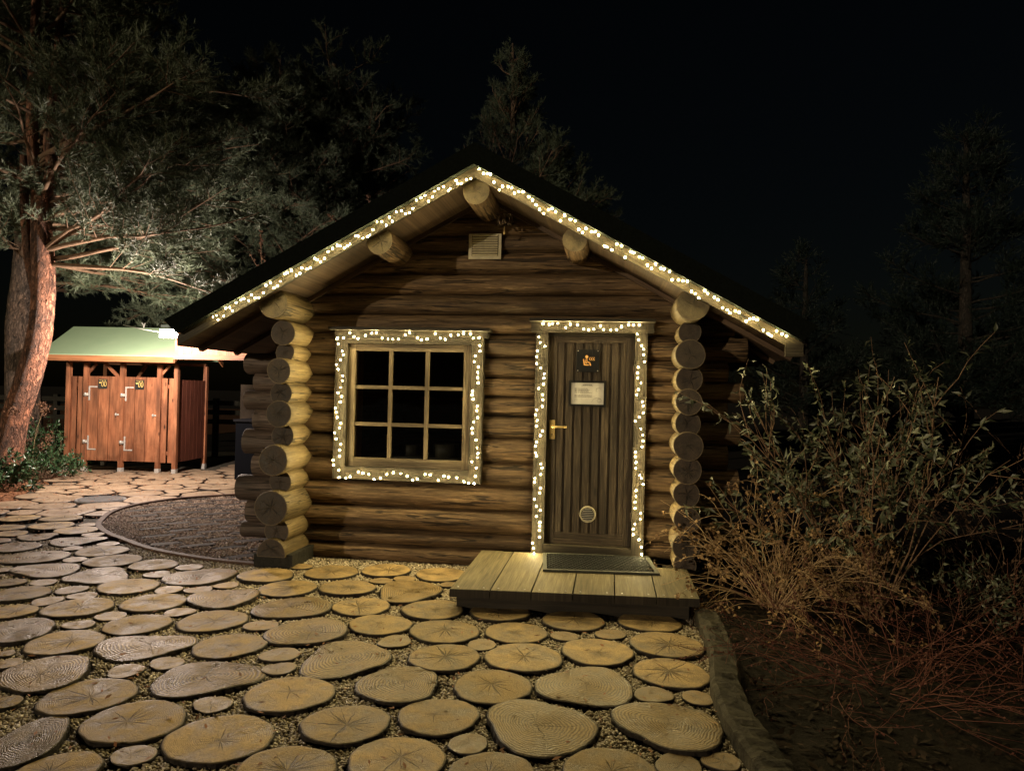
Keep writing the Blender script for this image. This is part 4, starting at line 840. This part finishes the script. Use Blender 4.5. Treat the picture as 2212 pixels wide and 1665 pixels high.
# rubber ring mat
mt = empty("door_mat", (-.07, -.345, .174), "dark rubber ring mat with grey rim lying on the deck at the door", "door mat", rotz=math.radians(5.5))
mb = MB(); hw, hd, rm = .435, .285, .03
for lo, hi in (((-hw, -hd, 0), (hw, -hd+rm, .016)), ((-hw, hd-rm, 0), (hw, hd, .016)), ((-hw, -hd+rm, 0), (-hw+rm, hd-rm, .0155)), ((hw-rm, -hd+rm, 0), (hw, hd-rm, .0155))): mb.box(lo, hi)
mb.build("rim", M_MATRIM, mt)
mb = MB(); mb.box((-hw+rm, -hd+rm, 0), (hw-rm, hd-rm, .003)); mb.build("backing", M_BLACK, mt)
V = []; F = []; k = 6; t = np.arange(k)*math.pi/3; rows = int((2*hd-2*rm)/.036); cols = int((2*hw-2*rm)/.040)
for r_ in range(rows+1):
    for c_ in range(cols+1):
        x = -hw+rm+.012+c_*.040+(r_ % 2)*.020; y = -hd+rm+.012+r_*.036
        if x > hw-rm-.018 or y > hd-rm-.01: continue
        o = len(V)
        for rr_, z in ((.0215, .0), (.0215, .014), (.0165, .014), (.0165, .0)):
            for a in t: V.append((x+rr_*math.cos(a), y+rr_*math.sin(a), z))
        for q_ in range(3):
            for j in range(k): F.append((o+q_*k+j, o+q_*k+(j+1) % k, o+(q_+1)*k+(j+1) % k, o+(q_+1)*k+j))
bigmesh("ring_grid", V, F, M_RUBBER, mt)
# ================================================================== OUTHOUSE
OA = math.radians(4.5); oh = empty("red_outhouse", (-9.18, 5.0, 0), "red brown board outhouse with two doors and green roof behind the tree", "outhouse", rotz=OA)
OWd, OD = 1.90, 1.0
posts = [(0, 0), (.31, 0), (.955, 0), (1.605, 0), (OWd, 0), (0, OD), (OWd, OD)]
for x, y in posts:
    mb = MB(); mb.box((x-.034, y-.034, .09), (x+.034, y+.034, 1.86), grain=2); p = mb.build("post", M_RED, oh)
    mb = MB(); mb.box((x-.036, y-.036, -.01), (x+.036, y+.036, .088)); mb.build("post_foot", M_CONC, p)
for a, b in ((.345, .915), (.99, 1.565)):
    mb = MB(); w = (b-a)/3
    for k in range(3): mb.box((a+k*w+.007, -.012, .2), (a+(k+1)*w-.007, .012, 1.63), grain=2)
    mb.box((a+.05, .013, .35), (b-.05, .035, .43)); mb.box((a+.05, .013, 1.42), (b-.05, .035, 1.50)); d_ = mb.build("door", M_RED, oh)
    for z, s in ((1.42, -1), (.42, 1)):
        mb = MB(); mb.box((a+.03, -.020, min(z, z-s*.0)-.0), (a+.052, -.013, z+.0)) if False else None
        mb.box((a+.02, -.020, z+.02 if s < 0 else z-.02-.022), (a+.17, -.0135, z+.042 if s < 0 else z-.02)); mb.box((a+.02, -.0195, z-.20 if s < 0 else z-.02), (a+.045, -.0135, z+.02 if s < 0 else z+.20)); h_ = mb.build("hinge", M_CONC, d_)
        mb = MB(); zc = z-.10 if s < 0 else z+.10; mb.tube([(a-.02, -.05, zc-.03), (a-.02, -.05, zc+.03)], .016, 8); mb.box((a-.045, -.048, zc-.022), (a+.03, -.030, zc+.022)); mb.build("hinge_pin", M_STEEL, h_)
    mb = MB(); mb.box((b-.075, -.022, .975), (b+.02, -.014, 1.0)); mb.tube([(b-.05, -.03, .96), (b-.05, -.03, 1.015)], .008, 8); mb.build("latch", M_STEEL, d_)
    # plate with boat and two footprints
    sgn = empty("toilet_sign", (0, 0, 0), "x", "sign"); COL.objects.unlink(sgn); bpy.data.objects.remove(sgn)
    pxc = (a+b)/2-.02; rt = Matrix.Rotation(OA, 3, 'Z'); wp = rt @ Vector((pxc, -.0135, 1.42))+Vector((-9.18, 5.0, 0))
    sg2 = empty("outhouse_sign", tuple(wp), ("small black plate with yellow ovals on the left outhouse door" if a < .5 else "small black plate with yellow ovals on the right outhouse door"), "sign", "black plates on the outhouse doors", rotz=OA)
    mb = MB(); mb.prism(rrect(-.078, .078, 0, .165, .015), -.008, 0); mb.build("plate", M_BLACK, sg2)
    mb = MB()
    for ox_ in (.0, .048):
        P_ = [(ox_+.018*math.cos(t)*(1 if math.sin(t) < 0 else .9), .085+.045*math.sin(t)) for t in np.linspace(0, 6.283, 17)]
        for p, q_ in zip(P_[:-1], P_[1:]): mb.beam((p[0], -.0095, p[1]), (q_[0], -.0095, q_[1]), .006, .003, up=(0, 1, 0))
    mb.prism([(-.064, .110), (-.052, .092), (-.034, .092), (-.022, .110)][::-1], -.011, -.0085)
    mb.prism([(-.046, .112), (-.043, .128), (-.040, .112)], -.011, -.0085); mb.beam((-.06, -.0095, .148), (.062, -.0095, .148), .003, .003, up=(0, 1, 0)); mb.build("symbol", M_YELLOW, sg2)
for a, b in ((.04, .13), (.165, .272), (1.645, 1.735), (1.77, 1.86)):
    mb = MB(); mb.box((a, .0, .19), (b, .024, 1.62), grain=2); mb.build("front_board", M_RED, oh)
mb = MB()
mb.box((.035, .026, .32), (.28, .05, .38)); mb.box((1.64, .026, .32), (1.87, .05, .38)); mb.box((.035, .026, 1.45), (.28, .05, 1.51)); mb.box((1.64, .026, 1.45), (1.87, .05, 1.51)); mb.build("board_rails", M_RED, oh)
k = 7; mb = MB()
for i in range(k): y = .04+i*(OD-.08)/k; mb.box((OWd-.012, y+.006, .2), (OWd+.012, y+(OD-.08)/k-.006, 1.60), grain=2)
mb.build("side_wall", M_REDSHADE, oh); mb = MB()
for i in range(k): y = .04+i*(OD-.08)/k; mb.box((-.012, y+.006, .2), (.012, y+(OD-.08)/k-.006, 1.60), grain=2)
mb.build("side_wall", M_REDSHADE, oh)
mb = MB(); mb.box((.03, OD-.012, .2), (OWd-.03, OD+.012, 1.6), grain=2); mb.box((.94, .04, .2), (.965, OD-.03, 1.5), grain=2); mb.build("back_boards", M_REDSHADE, oh)
mb = MB(); mb.beam((0, 0, 1.885), (OWd, 0, 1.885), .06, .05); mb.beam((0, OD, 1.885), (OWd, OD, 1.885), .06, .05)
for x in (.97,): mb.beam((x-.35, .02, 1.86), (x-.1, .02, 1.62), .03, .05); mb.beam((x+.10-.16, .5, 1.62), (x+.26-.16, .5, 1.86), .03, .05)
for x in (.3, 1.6): mb.beam((x, 0.03, 1.66), (x+.16, .03, 1.84), .03, .04)
mb.build("roof_braces", M_RED, oh)
def owedge(mb, x0, x1, ya, za, yb, zb, t, mat=0):
    vs = [(x, y, z) for x in (x0, x1) for (y, z) in ((ya, za), (yb, zb), (yb, zb+t), (ya, za+t))]
    mb.add(vs, [(0, 1, 2, 3), (7, 6, 5, 4), (0, 4, 5, 1), (1, 5, 6, 2), (2, 6, 7, 3), (3, 7, 4, 0)], None, mat)
mb = MB(); owedge(mb, -.30, OWd+.14, -.36, 1.965, OD/2, 2.49, .022); owedge(mb, -.30, OWd+.14, OD+.36, 1.965, OD/2+.0005, 2.49, .022); rf = mb.build("roof", M_GREENROOF, oh)
mb = MB(); mb.box((-.30, -.385, 1.872), (OWd+.14, -.362, 1.968), grain=0); mb.build("fascia", M_REDTRIM, rf)
mb = MB()
for x in (-.285, OWd+.125):
    for ya in (-.36, OD+.36):
        vs = [(x+q_, y, z) for q_ in (0, .022) for (y, z) in ((ya, 1.872), (OD/2, 2.397), (OD/2, 2.488), (ya, 1.963))]
        mb.add(vs, [(0, 1, 2, 3), (7, 6, 5, 4), (0, 4, 5, 1), (1, 5, 6, 2), (2, 6, 7, 3), (3, 7, 4, 0)], [[(vs[k][1], vs[k][2]) for k in f] for f in [(0, 1, 2, 3), (7, 6, 5, 4), (0, 4, 5, 1), (1, 5, 6, 2), (2, 6, 7, 3), (3, 7, 4, 0)]])
mb.build("gable_trim", M_REDTRIM, rf)
mb = MB(); mb.tube([(1.0, .49, 2.51), (1.0, .49, 2.545)], .012, 6); mb.tube([(.985, .49, 2.565), (.965, .48, 2.60)], .01, 6); mb.tube([(1.01, .49, 2.56), (1.03, .48, 2.595)], .01, 6); mb.tube([(1.0, .49, 2.545), (1.0, .49, 2.57)], [.02, .012], 8); mb.build("ridge_clip", M_STEEL, rf)
# ================================================================== OPEN SHELTER behind the cabin, with the floodlight
sh = empty("open_shelter", (-5.6, 4.5, 0), "open wooden shelter with lit plank gable band behind the cabin's left eave", "shelter")
mb = MB(); x = -6.78
while x < -3.4:
    w = .145; mb.box((x, 4.30, 1.99), (x+w-.004, 4.325, 2.0+.40), grain=2); x += w
mb.v = [(x+5.6, y-4.5, z) for x, y, z in mb.v]; mb.build("plank_band", M_RED, sh)
mb = MB(); mb.box((-6.80, 4.285, 1.915), (-3.4, 4.33, 1.988), grain=0); mb.v = [(x+5.6, y-4.5, z) for x, y, z in mb.v]; mb.build("eave_beam", M_RED, sh)
mb = MB(); mb.box((-6.95, 4.18, 2.402), (-3.3, 6.9, 2.44)); mb.v = [(x+5.6, y-4.5, z) for x, y, z in mb.v]; mb.build("shelter_roof", M_ROOF, sh)
for x, y in ((-6.2, 6.5), (-5.2, 6.5), (-4.0, 6.5), (-3.5, 4.4)):
    mb = MB(); mb.box((x-.04+5.6, y-.04-4.5, 0), (x+.04+5.6, y+.04-4.5, 2.402)); mb.build("post", M_REDSHADE, sh)
mb = MB(); mb.box((-6.9, 6.55, .0), (-3.4, 6.6, 1.55)); mb.v = [(x+5.6, y-4.5, z) for x, y, z in mb.v]; mb.build("back_panel", M_INNER, sh)
tb = empty("dark_tank", (-5.2, 5.2, 0), "dark blue black covered tank standing under the shelter", "tank")
mb = MB(); mb.box((-.75, -.5, 0), (.75, .5, .95)); mb.build("tank_body", rough_mat("tank_blue", (.001, .0013, .0025), (.002, .0025, .004), 20, .8, .1, spec=.05), tb)
mb = MB(); mb.box((-.78, -.53, .952), (.78, .53, .985)); mb.build("tank_lid", rough_mat("tank_lid_grey", (.003, .003, .004), (.005, .005, .007), 20, .8, .1, spec=.1), tb)
LP = Vector((-6.68, 3.98, 2.275))
fl = empty("floodlight", tuple(LP), "glaring floodlight fixed at the shelter corner by the cabin eave", "lamp")
mb = MB(); mb.box((-.13, -.03, -.055), (.17, .04, .075)); mb.build("lamp_housing", M_CONC, fl)
mb = MB(); mb.box((-.12, -.040, -.048), (.16, -.031, .066)); mb.build("lamp_glass", M_LAMP, fl)
mb = MB(); mb.tube([(.02, .04, 0), (.02, .20, .02), (.02, .33, .02)], .014, 8); mb.build("bracket", M_IRON, fl)
pl_ = bpy.data.lights.new("lamp_light", 'POINT'); po = bpy.data.objects.new("lamp_light", pl_); COL.objects.link(po); po.parent = fl; po.location = (-.12, -.5, -.06); pl_.energy = LAMP_W; pl_.color = (1, .82, .70); pl_.shadow_soft_size = .06
mb = MB(); mb.tube([(-7.9, 4.6, 2.47), (-7.3, 4.3, 2.37), (-6.78, 4.02, 2.30)], .006, 5); tag(mb.build("lamp_cable", M_STEEL), "thin sagging cable running over the green roof to the floodlight", "cable")
# ================================================================== fence far left
fc = empty("rail_fence", (-11.6, 8.2, 0), "dark horizontal rail fence behind the outhouse on the far left", "fence")
for z in (.75, .95, 1.15):
    mb = MB(); mb.beam((-3, 0, z), (5.5, .1, z), .04, .1); mb.build("rail", M_DARKWOOD, fc)
for x in (-2.5, -.6, 1.3, 3.2, 5.1):
    mb = MB(); mb.box((x-.05, .03, 0), (x+.05, .12, 1.25)); mb.build("fence_post", M_DARKWOOD, fc)
# ================================================================== TREES
def needles(P, D, nper, L, w, spread=.8, tl=.16, seed=0):
    """P,D (T,3): a bottle brush of needles on every twig"""
    g = np.random.default_rng(seed); T = len(P); P = np.repeat(P, nper, 0); D = unit(np.repeat(D, nper, 0)); n = len(P)
    r = unit(g.normal(size=(n, 3))); r = unit(r-D*np.sum(r*D, -1, keepdims=True)); k = g.uniform(.35, 1., (n, 1))*spread
    nd = unit(D*(1-.35*k)+r*k); base = P+D*g.uniform(0, tl, (n, 1)); ln = L*g.uniform(.7, 1.25, (n, 1)); sd = unit(np.cross(nd, g.normal(size=(n, 3))))*w
    V = np.stack([base-sd, base+sd, base+nd*ln], 1).reshape(-1, 3); return V, np.arange(n*3).reshape(n, 3)
def tubes(lines, k=5):
    """many thin tubes -> arrays"""
    V = []; F = []; o = 0; t = np.arange(k)*2*math.pi/k
    for pts, rad in lines:
        pts = np.asarray(pts); n = len(pts); d = np.gradient(pts, axis=0); d = unit(d); a = np.cross(d, np.array([.31, .22, .92])); a = unit(a); b = np.cross(d, a)
        ring = pts[:, None]+(a[:, None]*np.cos(t)[None, :, None]+b[:, None]*np.sin(t)[None, :, None])*np.asarray(rad)[:, None, None]
        V.append(ring.reshape(-1, 3)); i = np.arange(n-1)[:, None]*k; j = np.arange(k)[None]; j2 = (j+1) % k
        F.append((np.stack([i+j, i+j2, i+k+j2, i+k+j], -1).reshape(-1, 4))+o); o += n*k
    return np.concatenate(V), np.concatenate(F)
def curve(p, d, L, n, bend, g, wob=.12):
    pts = [np.array(p, float)]; d = np.array(d, float); d /= np.linalg.norm(d)
    for i in range(n):
        d = d+np.array(bend)/n+g.normal(size=3)*wob/math.sqrt(n); d /= np.linalg.norm(d); pts.append(pts[-1]+d*L/n)
    return np.array(pts)
def pine(label, cat, base, trunk_lines, branches, seed, needle=(24, .08, .0042), mats=None, group=None, subs=9, twigs=7, sublen=.42, name="pine_tree", tufted=1., spread=.8, tl=.17, droop=0.):
    """branches: (start, direction, length, bend)"""
    g = np.random.default_rng(seed); mats = mats or (M_PINEBARK, M_NEEDLE, M_TWIG); root = empty(name, tuple(base), label, cat, group); B = np.array(base)
    lines = []; P = []; D = []
    for st, d, L, bend in branches:
        n = 8; main = curve(st, d, L, n, bend, g, .25); r0 = .006+.011*L; lines.append((main-B, np.linspace(r0, .004, n+1)))
        for s in range(int(subs*1.5*max(.5, L/2))):
            f = g.uniform(.22, 1.); i = f*n; a = min(int(i), n-1); p = main[a]+(main[a+1]-main[a])*(i-a); md = unit(main[a+1]-main[a]); sd = unit(np.cross(md, np.array([0, 0, 1.]))*g.choice([-1, 1])+g.normal(size=3)*.35); d2 = unit(md*.8+sd*.9+np.array([0, 0, .12-droop])); L2 = sublen*L*(1.15-f)*g.uniform(.6, 1.2)+.12
            sub = curve(p, d2, L2, 4, (0, 0, .25-droop), g, .3); lines.append((sub-B, np.linspace(.006, .002, 5)))
            nt = max(3, int(twigs*1.4*L2/.45*tufted)); ff = g.uniform(.15, 1., nt)*4; aa = np.minimum(ff.astype(int), 3); pp = sub[aa]+(sub[aa+1]-sub[aa])*(ff-aa)[:, None]
            dd = unit(unit(sub[aa+1]-sub[aa])*.8+g.normal(size=(nt, 3))*.55+np.array([0, 0, .35-droop])); P.append(pp); D.append(dd)
    V, F = tubes([(np.array(t)-B, r) for t, r in trunk_lines], 14); q = len(F); V2, F2 = tubes(lines, 5); mi = np.concatenate([np.zeros(q, np.int32), np.ones(len(F2), np.int32)])
    bigmesh("trunk", np.concatenate([V, V2]), np.concatenate([F, F2+len(V)]), [mats[0], mats[2]], root, mi, smooth=True)
    P = np.concatenate(P)-B; D = np.concatenate(D); V, F = needles(P, D, needle[0], needle[1], needle[2], spread, tl, seed); bigmesh("crown", V, F, mats[1], root)
    return root
def thick(pts, r, n=40, seed=1, amp=.012):
    """smooth trunk line through control points"""
    g = np.random.default_rng(seed); pts = np.array(pts, float); t = np.linspace(0, len(pts)-1, n); i = np.minimum(t.astype(int), len(pts)-2); u = (t-i)[:, None]
    p0 = pts[np.maximum(i-1, 0)]; p1 = pts[i]; p2 = pts[i+1]; p3 = pts[np.minimum(i+2, len(pts)-1)]
    q = .5*((2*p1)+(-p0+p2)*u+(2*p0-5*p1+4*p2-p3)*u*u+(-p0+3*p1-3*p2+p3)*u**3); return q, np.interp(np.linspace(0, 1, n), np.linspace(0, 1, len(r)), r)*(1+g.normal(size=n)*amp)
def fan(g, axis, z0, z1, n, L0, L1, az=(0, 6.283), el=(0, .5), bend=(0, 0, .3), prof=None):
    out = []
    for i in range(n):
        f = g.random(); z = z0+(z1-z0)*f; a = g.uniform(*az); e = g.uniform(*el); L = (L0+(L1-L0)*f)*g.uniform(.75, 1.15)*(prof(f) if prof else 1); out.append((axis(z), (math.cos(a)*math.cos(e), math.sin(a)*math.cos(e), math.sin(e)), L, bend))
    return out
g = np.random.default_rng(2)
tk = [(-8.76, 3.32, -.1), (-8.72, 3.3, .35), (-8.62, 3.3, .95), (-8.42, 3.3, 1.55), (-8.26, 3.3, 2.2), (-8.22, 3.3, 2.9), (-8.28, 3.3, 3.7), (-8.33, 3.32, 4.3)]
tA = [thick(tk, [.24, .20, .18, .17, .16, .155, .14, .12], 60, 3), thick([(-8.33, 3.32, 4.2), (-8.46, 3.3, 4.9), (-8.5, 3.3, 6.0), (-8.45, 3.3, 8.5)], [.10, .08, .07, .04], 24, 4), thick([(-8.30, 3.3, 4.1), (-8.14, 3.3, 4.6), (-8.2, 3.3, 5.3), (-8.0, 3.35, 8.)], [.09, .08, .07, .03], 24, 5), thick([(-8.24, 3.3, 2.6), (-8.40, 3.26, 3.2), (-8.50, 3.24, 3.9), (-8.56, 3.25, 4.8)], [.09, .075, .06, .05], 20, 6)]
ax = lambda z: (float(np.interp(z, [2, 3, 4.3, 8], [-8.26, -8.22, -8.33, -8.3])), 3.3, z)
brA = fan(g, ax, 3.2, 5.2, 30, 3.0, 3.6, az=(-.5, 1.9), el=(.0, .35), bend=(0, 0, .1))+fan(g, ax, 4.2, 8.5, 46, 2.6, 1.8, el=(-.05, .5), bend=(0, 0, .2))
pine("tall two stemmed pine with peeling orange red bark lit beside the outhouse", "pine tree", (-8.76, 3.32, 0), tA, brA, 21, group="pines round the cabin")
tB = [thick([(-10.45, 5.5, -.1), (-10.5, 5.5, 1.2), (-10.55, 5.5, 2.6), (-10.45, 5.5, 4.2), (-10.3, 5.5, 9)], [.34, .28, .27, .24, .12], 50, 7)]
axB = lambda z: (-10.45, 5.5, z); g = np.random.default_rng(3)
pine("pine with straight grey brown trunk just behind the orange barked one", "pine tree", (-10.45, 5.5, 0), tB, fan(g, axB, 3.2, 9., 60, 3.2, 2.2, az=(-1.9, 1.9), el=(-.2, .4), bend=(0, 0, .1)), 22, mats=(M_GREYBARK, M_NEEDLE, M_TWIG), group="pines round the cabin")
tC = [thick([(-7.8, 9.4, -.1), (-7.9, 9.4, 3), (-7.7, 9.4, 7)], [.18, .15, .08], 30, 8)]
axC = lambda z: (-7.8, 9.4, z); g = np.random.default_rng(4)
pine("dense low branched pine reaching over the outhouse roof", "pine tree", (-7.8, 9.4, 0), tC, fan(g, axC, 2.7, 7.8, 115, 3.3, 2.2, az=(-2.8, .9), el=(-.15, .35), bend=(0, 0, -.1)), 23, mats=(M_GREYBARK, M_NEEDLE, M_TWIG), group="pines round the cabin", twigs=8, spread=.9)
g = np.random.default_rng(5); axE = lambda z: (-6.4, 9.6, z)
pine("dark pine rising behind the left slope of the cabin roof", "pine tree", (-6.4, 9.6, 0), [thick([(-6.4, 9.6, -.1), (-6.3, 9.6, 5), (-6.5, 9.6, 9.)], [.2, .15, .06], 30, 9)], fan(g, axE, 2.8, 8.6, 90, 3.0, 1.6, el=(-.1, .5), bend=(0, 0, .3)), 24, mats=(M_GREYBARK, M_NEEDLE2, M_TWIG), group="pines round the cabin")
g = np.random.default_rng(6); axF = lambda z: (-2.35+.02*z, 9.0, z)
cb = fan(g, axF, 2.8, 5.6, 34, 2.4, 2.0, az=(-.9, .9), el=(.1, .7), bend=(0, 0, .5))+fan(g, axF, 2.8, 8.6, 64, 2.1, .5, el=(.2, .9), bend=(0, 0, .6))
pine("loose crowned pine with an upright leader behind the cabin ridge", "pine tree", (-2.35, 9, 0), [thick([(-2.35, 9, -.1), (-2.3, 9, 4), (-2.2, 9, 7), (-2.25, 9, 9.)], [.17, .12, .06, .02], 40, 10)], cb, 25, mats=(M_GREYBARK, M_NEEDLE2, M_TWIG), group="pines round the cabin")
g = np.random.default_rng(7); axG = lambda z: (9.4, 14.5, z)
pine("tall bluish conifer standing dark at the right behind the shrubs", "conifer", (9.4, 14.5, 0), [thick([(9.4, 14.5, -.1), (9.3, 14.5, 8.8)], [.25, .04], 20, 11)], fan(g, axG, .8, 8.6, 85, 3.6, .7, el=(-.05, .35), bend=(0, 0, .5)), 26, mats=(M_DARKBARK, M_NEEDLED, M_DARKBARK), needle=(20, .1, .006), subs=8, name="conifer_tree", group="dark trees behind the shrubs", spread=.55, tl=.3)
g = np.random.default_rng(8); axH = lambda z: (5.0, 13.5, z)
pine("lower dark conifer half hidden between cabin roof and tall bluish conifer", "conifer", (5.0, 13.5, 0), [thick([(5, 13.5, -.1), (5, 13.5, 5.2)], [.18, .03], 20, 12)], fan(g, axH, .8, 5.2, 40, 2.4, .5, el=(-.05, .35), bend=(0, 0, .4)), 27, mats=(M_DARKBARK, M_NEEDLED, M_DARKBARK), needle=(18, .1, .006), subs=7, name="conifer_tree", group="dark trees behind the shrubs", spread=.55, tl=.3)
# ------------------------------------------------------------------ leaves and shrubs
def leaves(P, D, L, w, g, fold=.35, curl=.3):
    n = len(P); D = unit(D); s = unit(np.cross(D, g.normal(size=(n, 3)))); up = np.cross(s, D); ln = L*g.uniform(.65, 1.25, (n, 1)); ww = w*g.uniform(.7, 1.2, (n, 1))
    mid = P+D*ln*.5; tip = P+D*ln-up*ln*curl; a = mid+s*ww+up*ww*fold; b = mid-s*ww+up*ww*fold
    V = np.stack([P, a, mid-up*ln*curl*.1, b, tip], 1).reshape(-1, 3); o = (np.arange(n)*5)[:, None]
    F = np.concatenate([o+np.array([[0, 1, 2]]), o+np.array([[0, 2, 3]]), o+np.array([[2, 1, 4]]), o+np.array([[3, 2, 4]])], 1).reshape(-1, 3); return V, F
def shrub(name, label, cat, base, nst, spreadr, H, Lf, seed, mstem, mleaf, el=(.9, 1.4), bend=(0, 0, -.6), leafspec=(10, .03, .012), stem_r=.006, forks=3, leafzone=(.5, 1.), dirx=None, cluster=0., forklen=.45, wob=.25, group=None, fold=.35, curl=.3, down=0., fork0=.3):
    g = np.random.default_rng(seed); root = empty(name, tuple(base), label, cat, group); lines = []; LP_ = []; LD = []
    for i in range(nst):
        a = g.uniform(0, 6.283) if dirx is None else g.uniform(*dirx); e = g.uniform(*el); p = np.array([math.cos(a)*g.uniform(0, spreadr), math.sin(a)*g.uniform(0, spreadr), 0.]); L = H*g.uniform(.6, 1.1); d = (math.cos(a)*math.cos(e), math.sin(a)*math.cos(e), math.sin(e)); hz = np.array([math.cos(a), math.sin(a), 0])
        n = 9; m_ = curve(p, d, L, n, np.array(bend)*np.array([1, 1, 1]), g, wob); m_[:, 2] = np.maximum(m_[:, 2], .01); r0 = stem_r*g.uniform(.6, 1.2); lines.append((m_, np.linspace(r0, r0*.25, n+1))); seg = [m_]
        for k in range(forks):
            f = g.uniform(fork0, .95); j = int(f*n); d2 = unit(m_[min(j+1, n)]-m_[max(j-1, 0)])+g.normal(size=3)*.45+np.array([0, 0, .15]); sb = curve(m_[j], d2, L*forklen*g.uniform(.5, 1.1), 5, np.array(bend)*.8, g, wob); sb[:, 2] = np.maximum(sb[:, 2], .01); lines.append((sb, np.linspace(r0*.5, r0*.2, 6))); seg.append(sb)
        for q in seg:
            nl = int(leafspec[0]*g.uniform(.5, 1.4)); k = len(q)-1; z0_ = leafzone[0] if k < 9 else max(leafzone[0], fork0)
            if cluster:
                ff = np.repeat(g.uniform(z0_, leafzone[1], max(1, nl//5)), 5)+g.normal(size=max(1, nl//5)*5)*.012; ff = np.clip(ff, 0, 1)
            else: ff = g.uniform(z0_, leafzone[1], nl)
            t = ff*k; j = np.minimum(t.astype(int), k-1); pp = q[j]+(q[j+1]-q[j])*(t-j)[:, None]; dd = unit(q[j+1]-q[j])+g.normal(size=(len(ff), 3))*.9+np.array([0, 0, -down]); LP_.append(pp+g.normal(size=pp.shape)*cluster); LD.append(dd)
    V, F = tubes(lines, 4); bigmesh("stems", V, F, mstem, root, smooth=True)
    if leafspec[0]:
        V, F = leaves(np.concatenate(LP_), np.concatenate(LD), leafspec[1], leafspec[2], g, fold, curl); bigmesh("foliage", V, F, mleaf, root)
    return root
shrub("dried_shrub", "arching dry tan shrub with crumpled brown leaf clusters beside the deck", "shrub", (1.20, -.66, 0), 80, .12, 1.0, 0, 41, M_TANSTEM, M_DRYLEAF, el=(.55, 1.45), bend=(0, 0, -.95), leafspec=(11, .028, .013), stem_r=.0045, forks=4, cluster=.014, leafzone=(.45, 1.), wob=.35)
shrub("leafy_shrub", "tall multi stemmed shrub with narrow hanging leaves right of the cabin", "shrub", (1.82, -.75, 0), 30, .09, 1.66, 0, 42, M_STEM, M_LEAF, el=(.95, 1.45), bend=(0, 0, -.1), leafspec=(11, .072, .0115), stem_r=.008, forks=8, leafzone=(.45, 1.), wob=.28, forklen=.34, curl=.35, down=.8, fork0=.58)
shrub("red_twig_shrub", "low tangle of reddish bare twigs in the front right bed", "shrub", (1.45, -2.0, 0), 60, .45, .85, 0, 43, M_REDTWIG, M_REDTWIG, el=(.15, 1.0), bend=(0, 0, -.5), leafspec=(5, .014, .006), stem_r=.003, forks=6, wob=.5)
shrub("bare_twig_shrub", "thin dark bare shrub at the right edge behind the low red twigs", "shrub", (3.2, .3, 0), 34, .3, 1.45, 0, 44, M_STEM, M_STEM, el=(.6, 1.4), bend=(0, 0, -.3), leafspec=(7, .03, .009), stem_r=.004, forks=6, wob=.5)
shrub("red_twig_shrub", "sprawling reddish twig shrub in the bottom right corner", "shrub", (2.35, -1.75, 0), 40, .4, .95, 0, 45, M_REDTWIG, M_REDTWIG, el=(.1, .9), bend=(0, 0, -.3), leafspec=(5, .014, .006), stem_r=.003, forks=6, wob=.5)
shrub("grassy_plant", "dark low leafy ground plant between the tall shrub and the right edge", "plant", (2.5, -.3, 0), 80, .5, .5, 0, 46, M_STEM, M_LEAF, el=(.3, 1.3), bend=(0, 0, -.5), leafspec=(5, .05, .009), stem_r=.002, forks=2)
shrub("rhododendron", "dark green glossy bush at the foot of the orange barked pine", "shrub", (-8.35, 2.75, 0), 55, .15, .5, 0, 47, M_STEM, M_RHODO, el=(.3, 1.4), bend=(0, 0, -.2), leafspec=(14, .075, .014), stem_r=.004, forks=2, leafzone=(.5, 1.))
shrub("rhododendron", "low green glossy bush between the pine and the outhouse", "shrub", (-8.75, 3.95, 0), 60, .2, .55, 0, 48, M_STEM, M_RHODO, el=(.3, 1.4), bend=(0, 0, -.2), leafspec=(14, .07, .014), stem_r=.004, forks=2, leafzone=(.5, 1.))
shrub("rhododendron", "taller green bush close against the outhouse's left post", "shrub", (-9.75, 5.3, 0), 60, .2, .85, 0, 49, M_STEM, M_RHODO, el=(.5, 1.45), bend=(0, 0, -.1), leafspec=(12, .07, .014), stem_r=.004, forks=2, leafzone=(.4, 1.))
shrub("dried_hydrangea", "rust brown dried hydrangea heads beside the orange barked pine", "shrub", (-8.75, 3.65, 0), 12, .1, 1.15, 0, 50, M_TANSTEM, M_BEECH, el=(.9, 1.4), bend=(0, 0, -.15), leafspec=(60, .035, .014), stem_r=.004, forks=1, cluster=.035, leafzone=(.88, 1.))
shrub("brown_leaved_tree", "small tree still holding rust brown leaves above the cabin's left roof slope", "tree", (-5.0, 7.4, 0), 22, .1, 4.7, 0, 51, M_STEM, M_BEECH, el=(1.15, 1.5), bend=(0, 0, .0), leafspec=(40, .06, .024), stem_r=.03, forks=16, leafzone=(.3, 1.), forklen=.26, fork0=.45)
# soil clutter in the right-hand bed
n0 = 14000; xs = rng.uniform(.75, 5, n0); ys = rng.uniform(-4, 3, n0)
tag(litter("bed_litter", xs, ys, .03, island_mat("dark_litter", [(.015, .01, .006), (.035, .018, .01), (.025, .02, .01), (.06, .03, .018)], .9), -.01), "dark leaves and twigs littering the planting bed on the right", "leaf litter", kind="stuff")
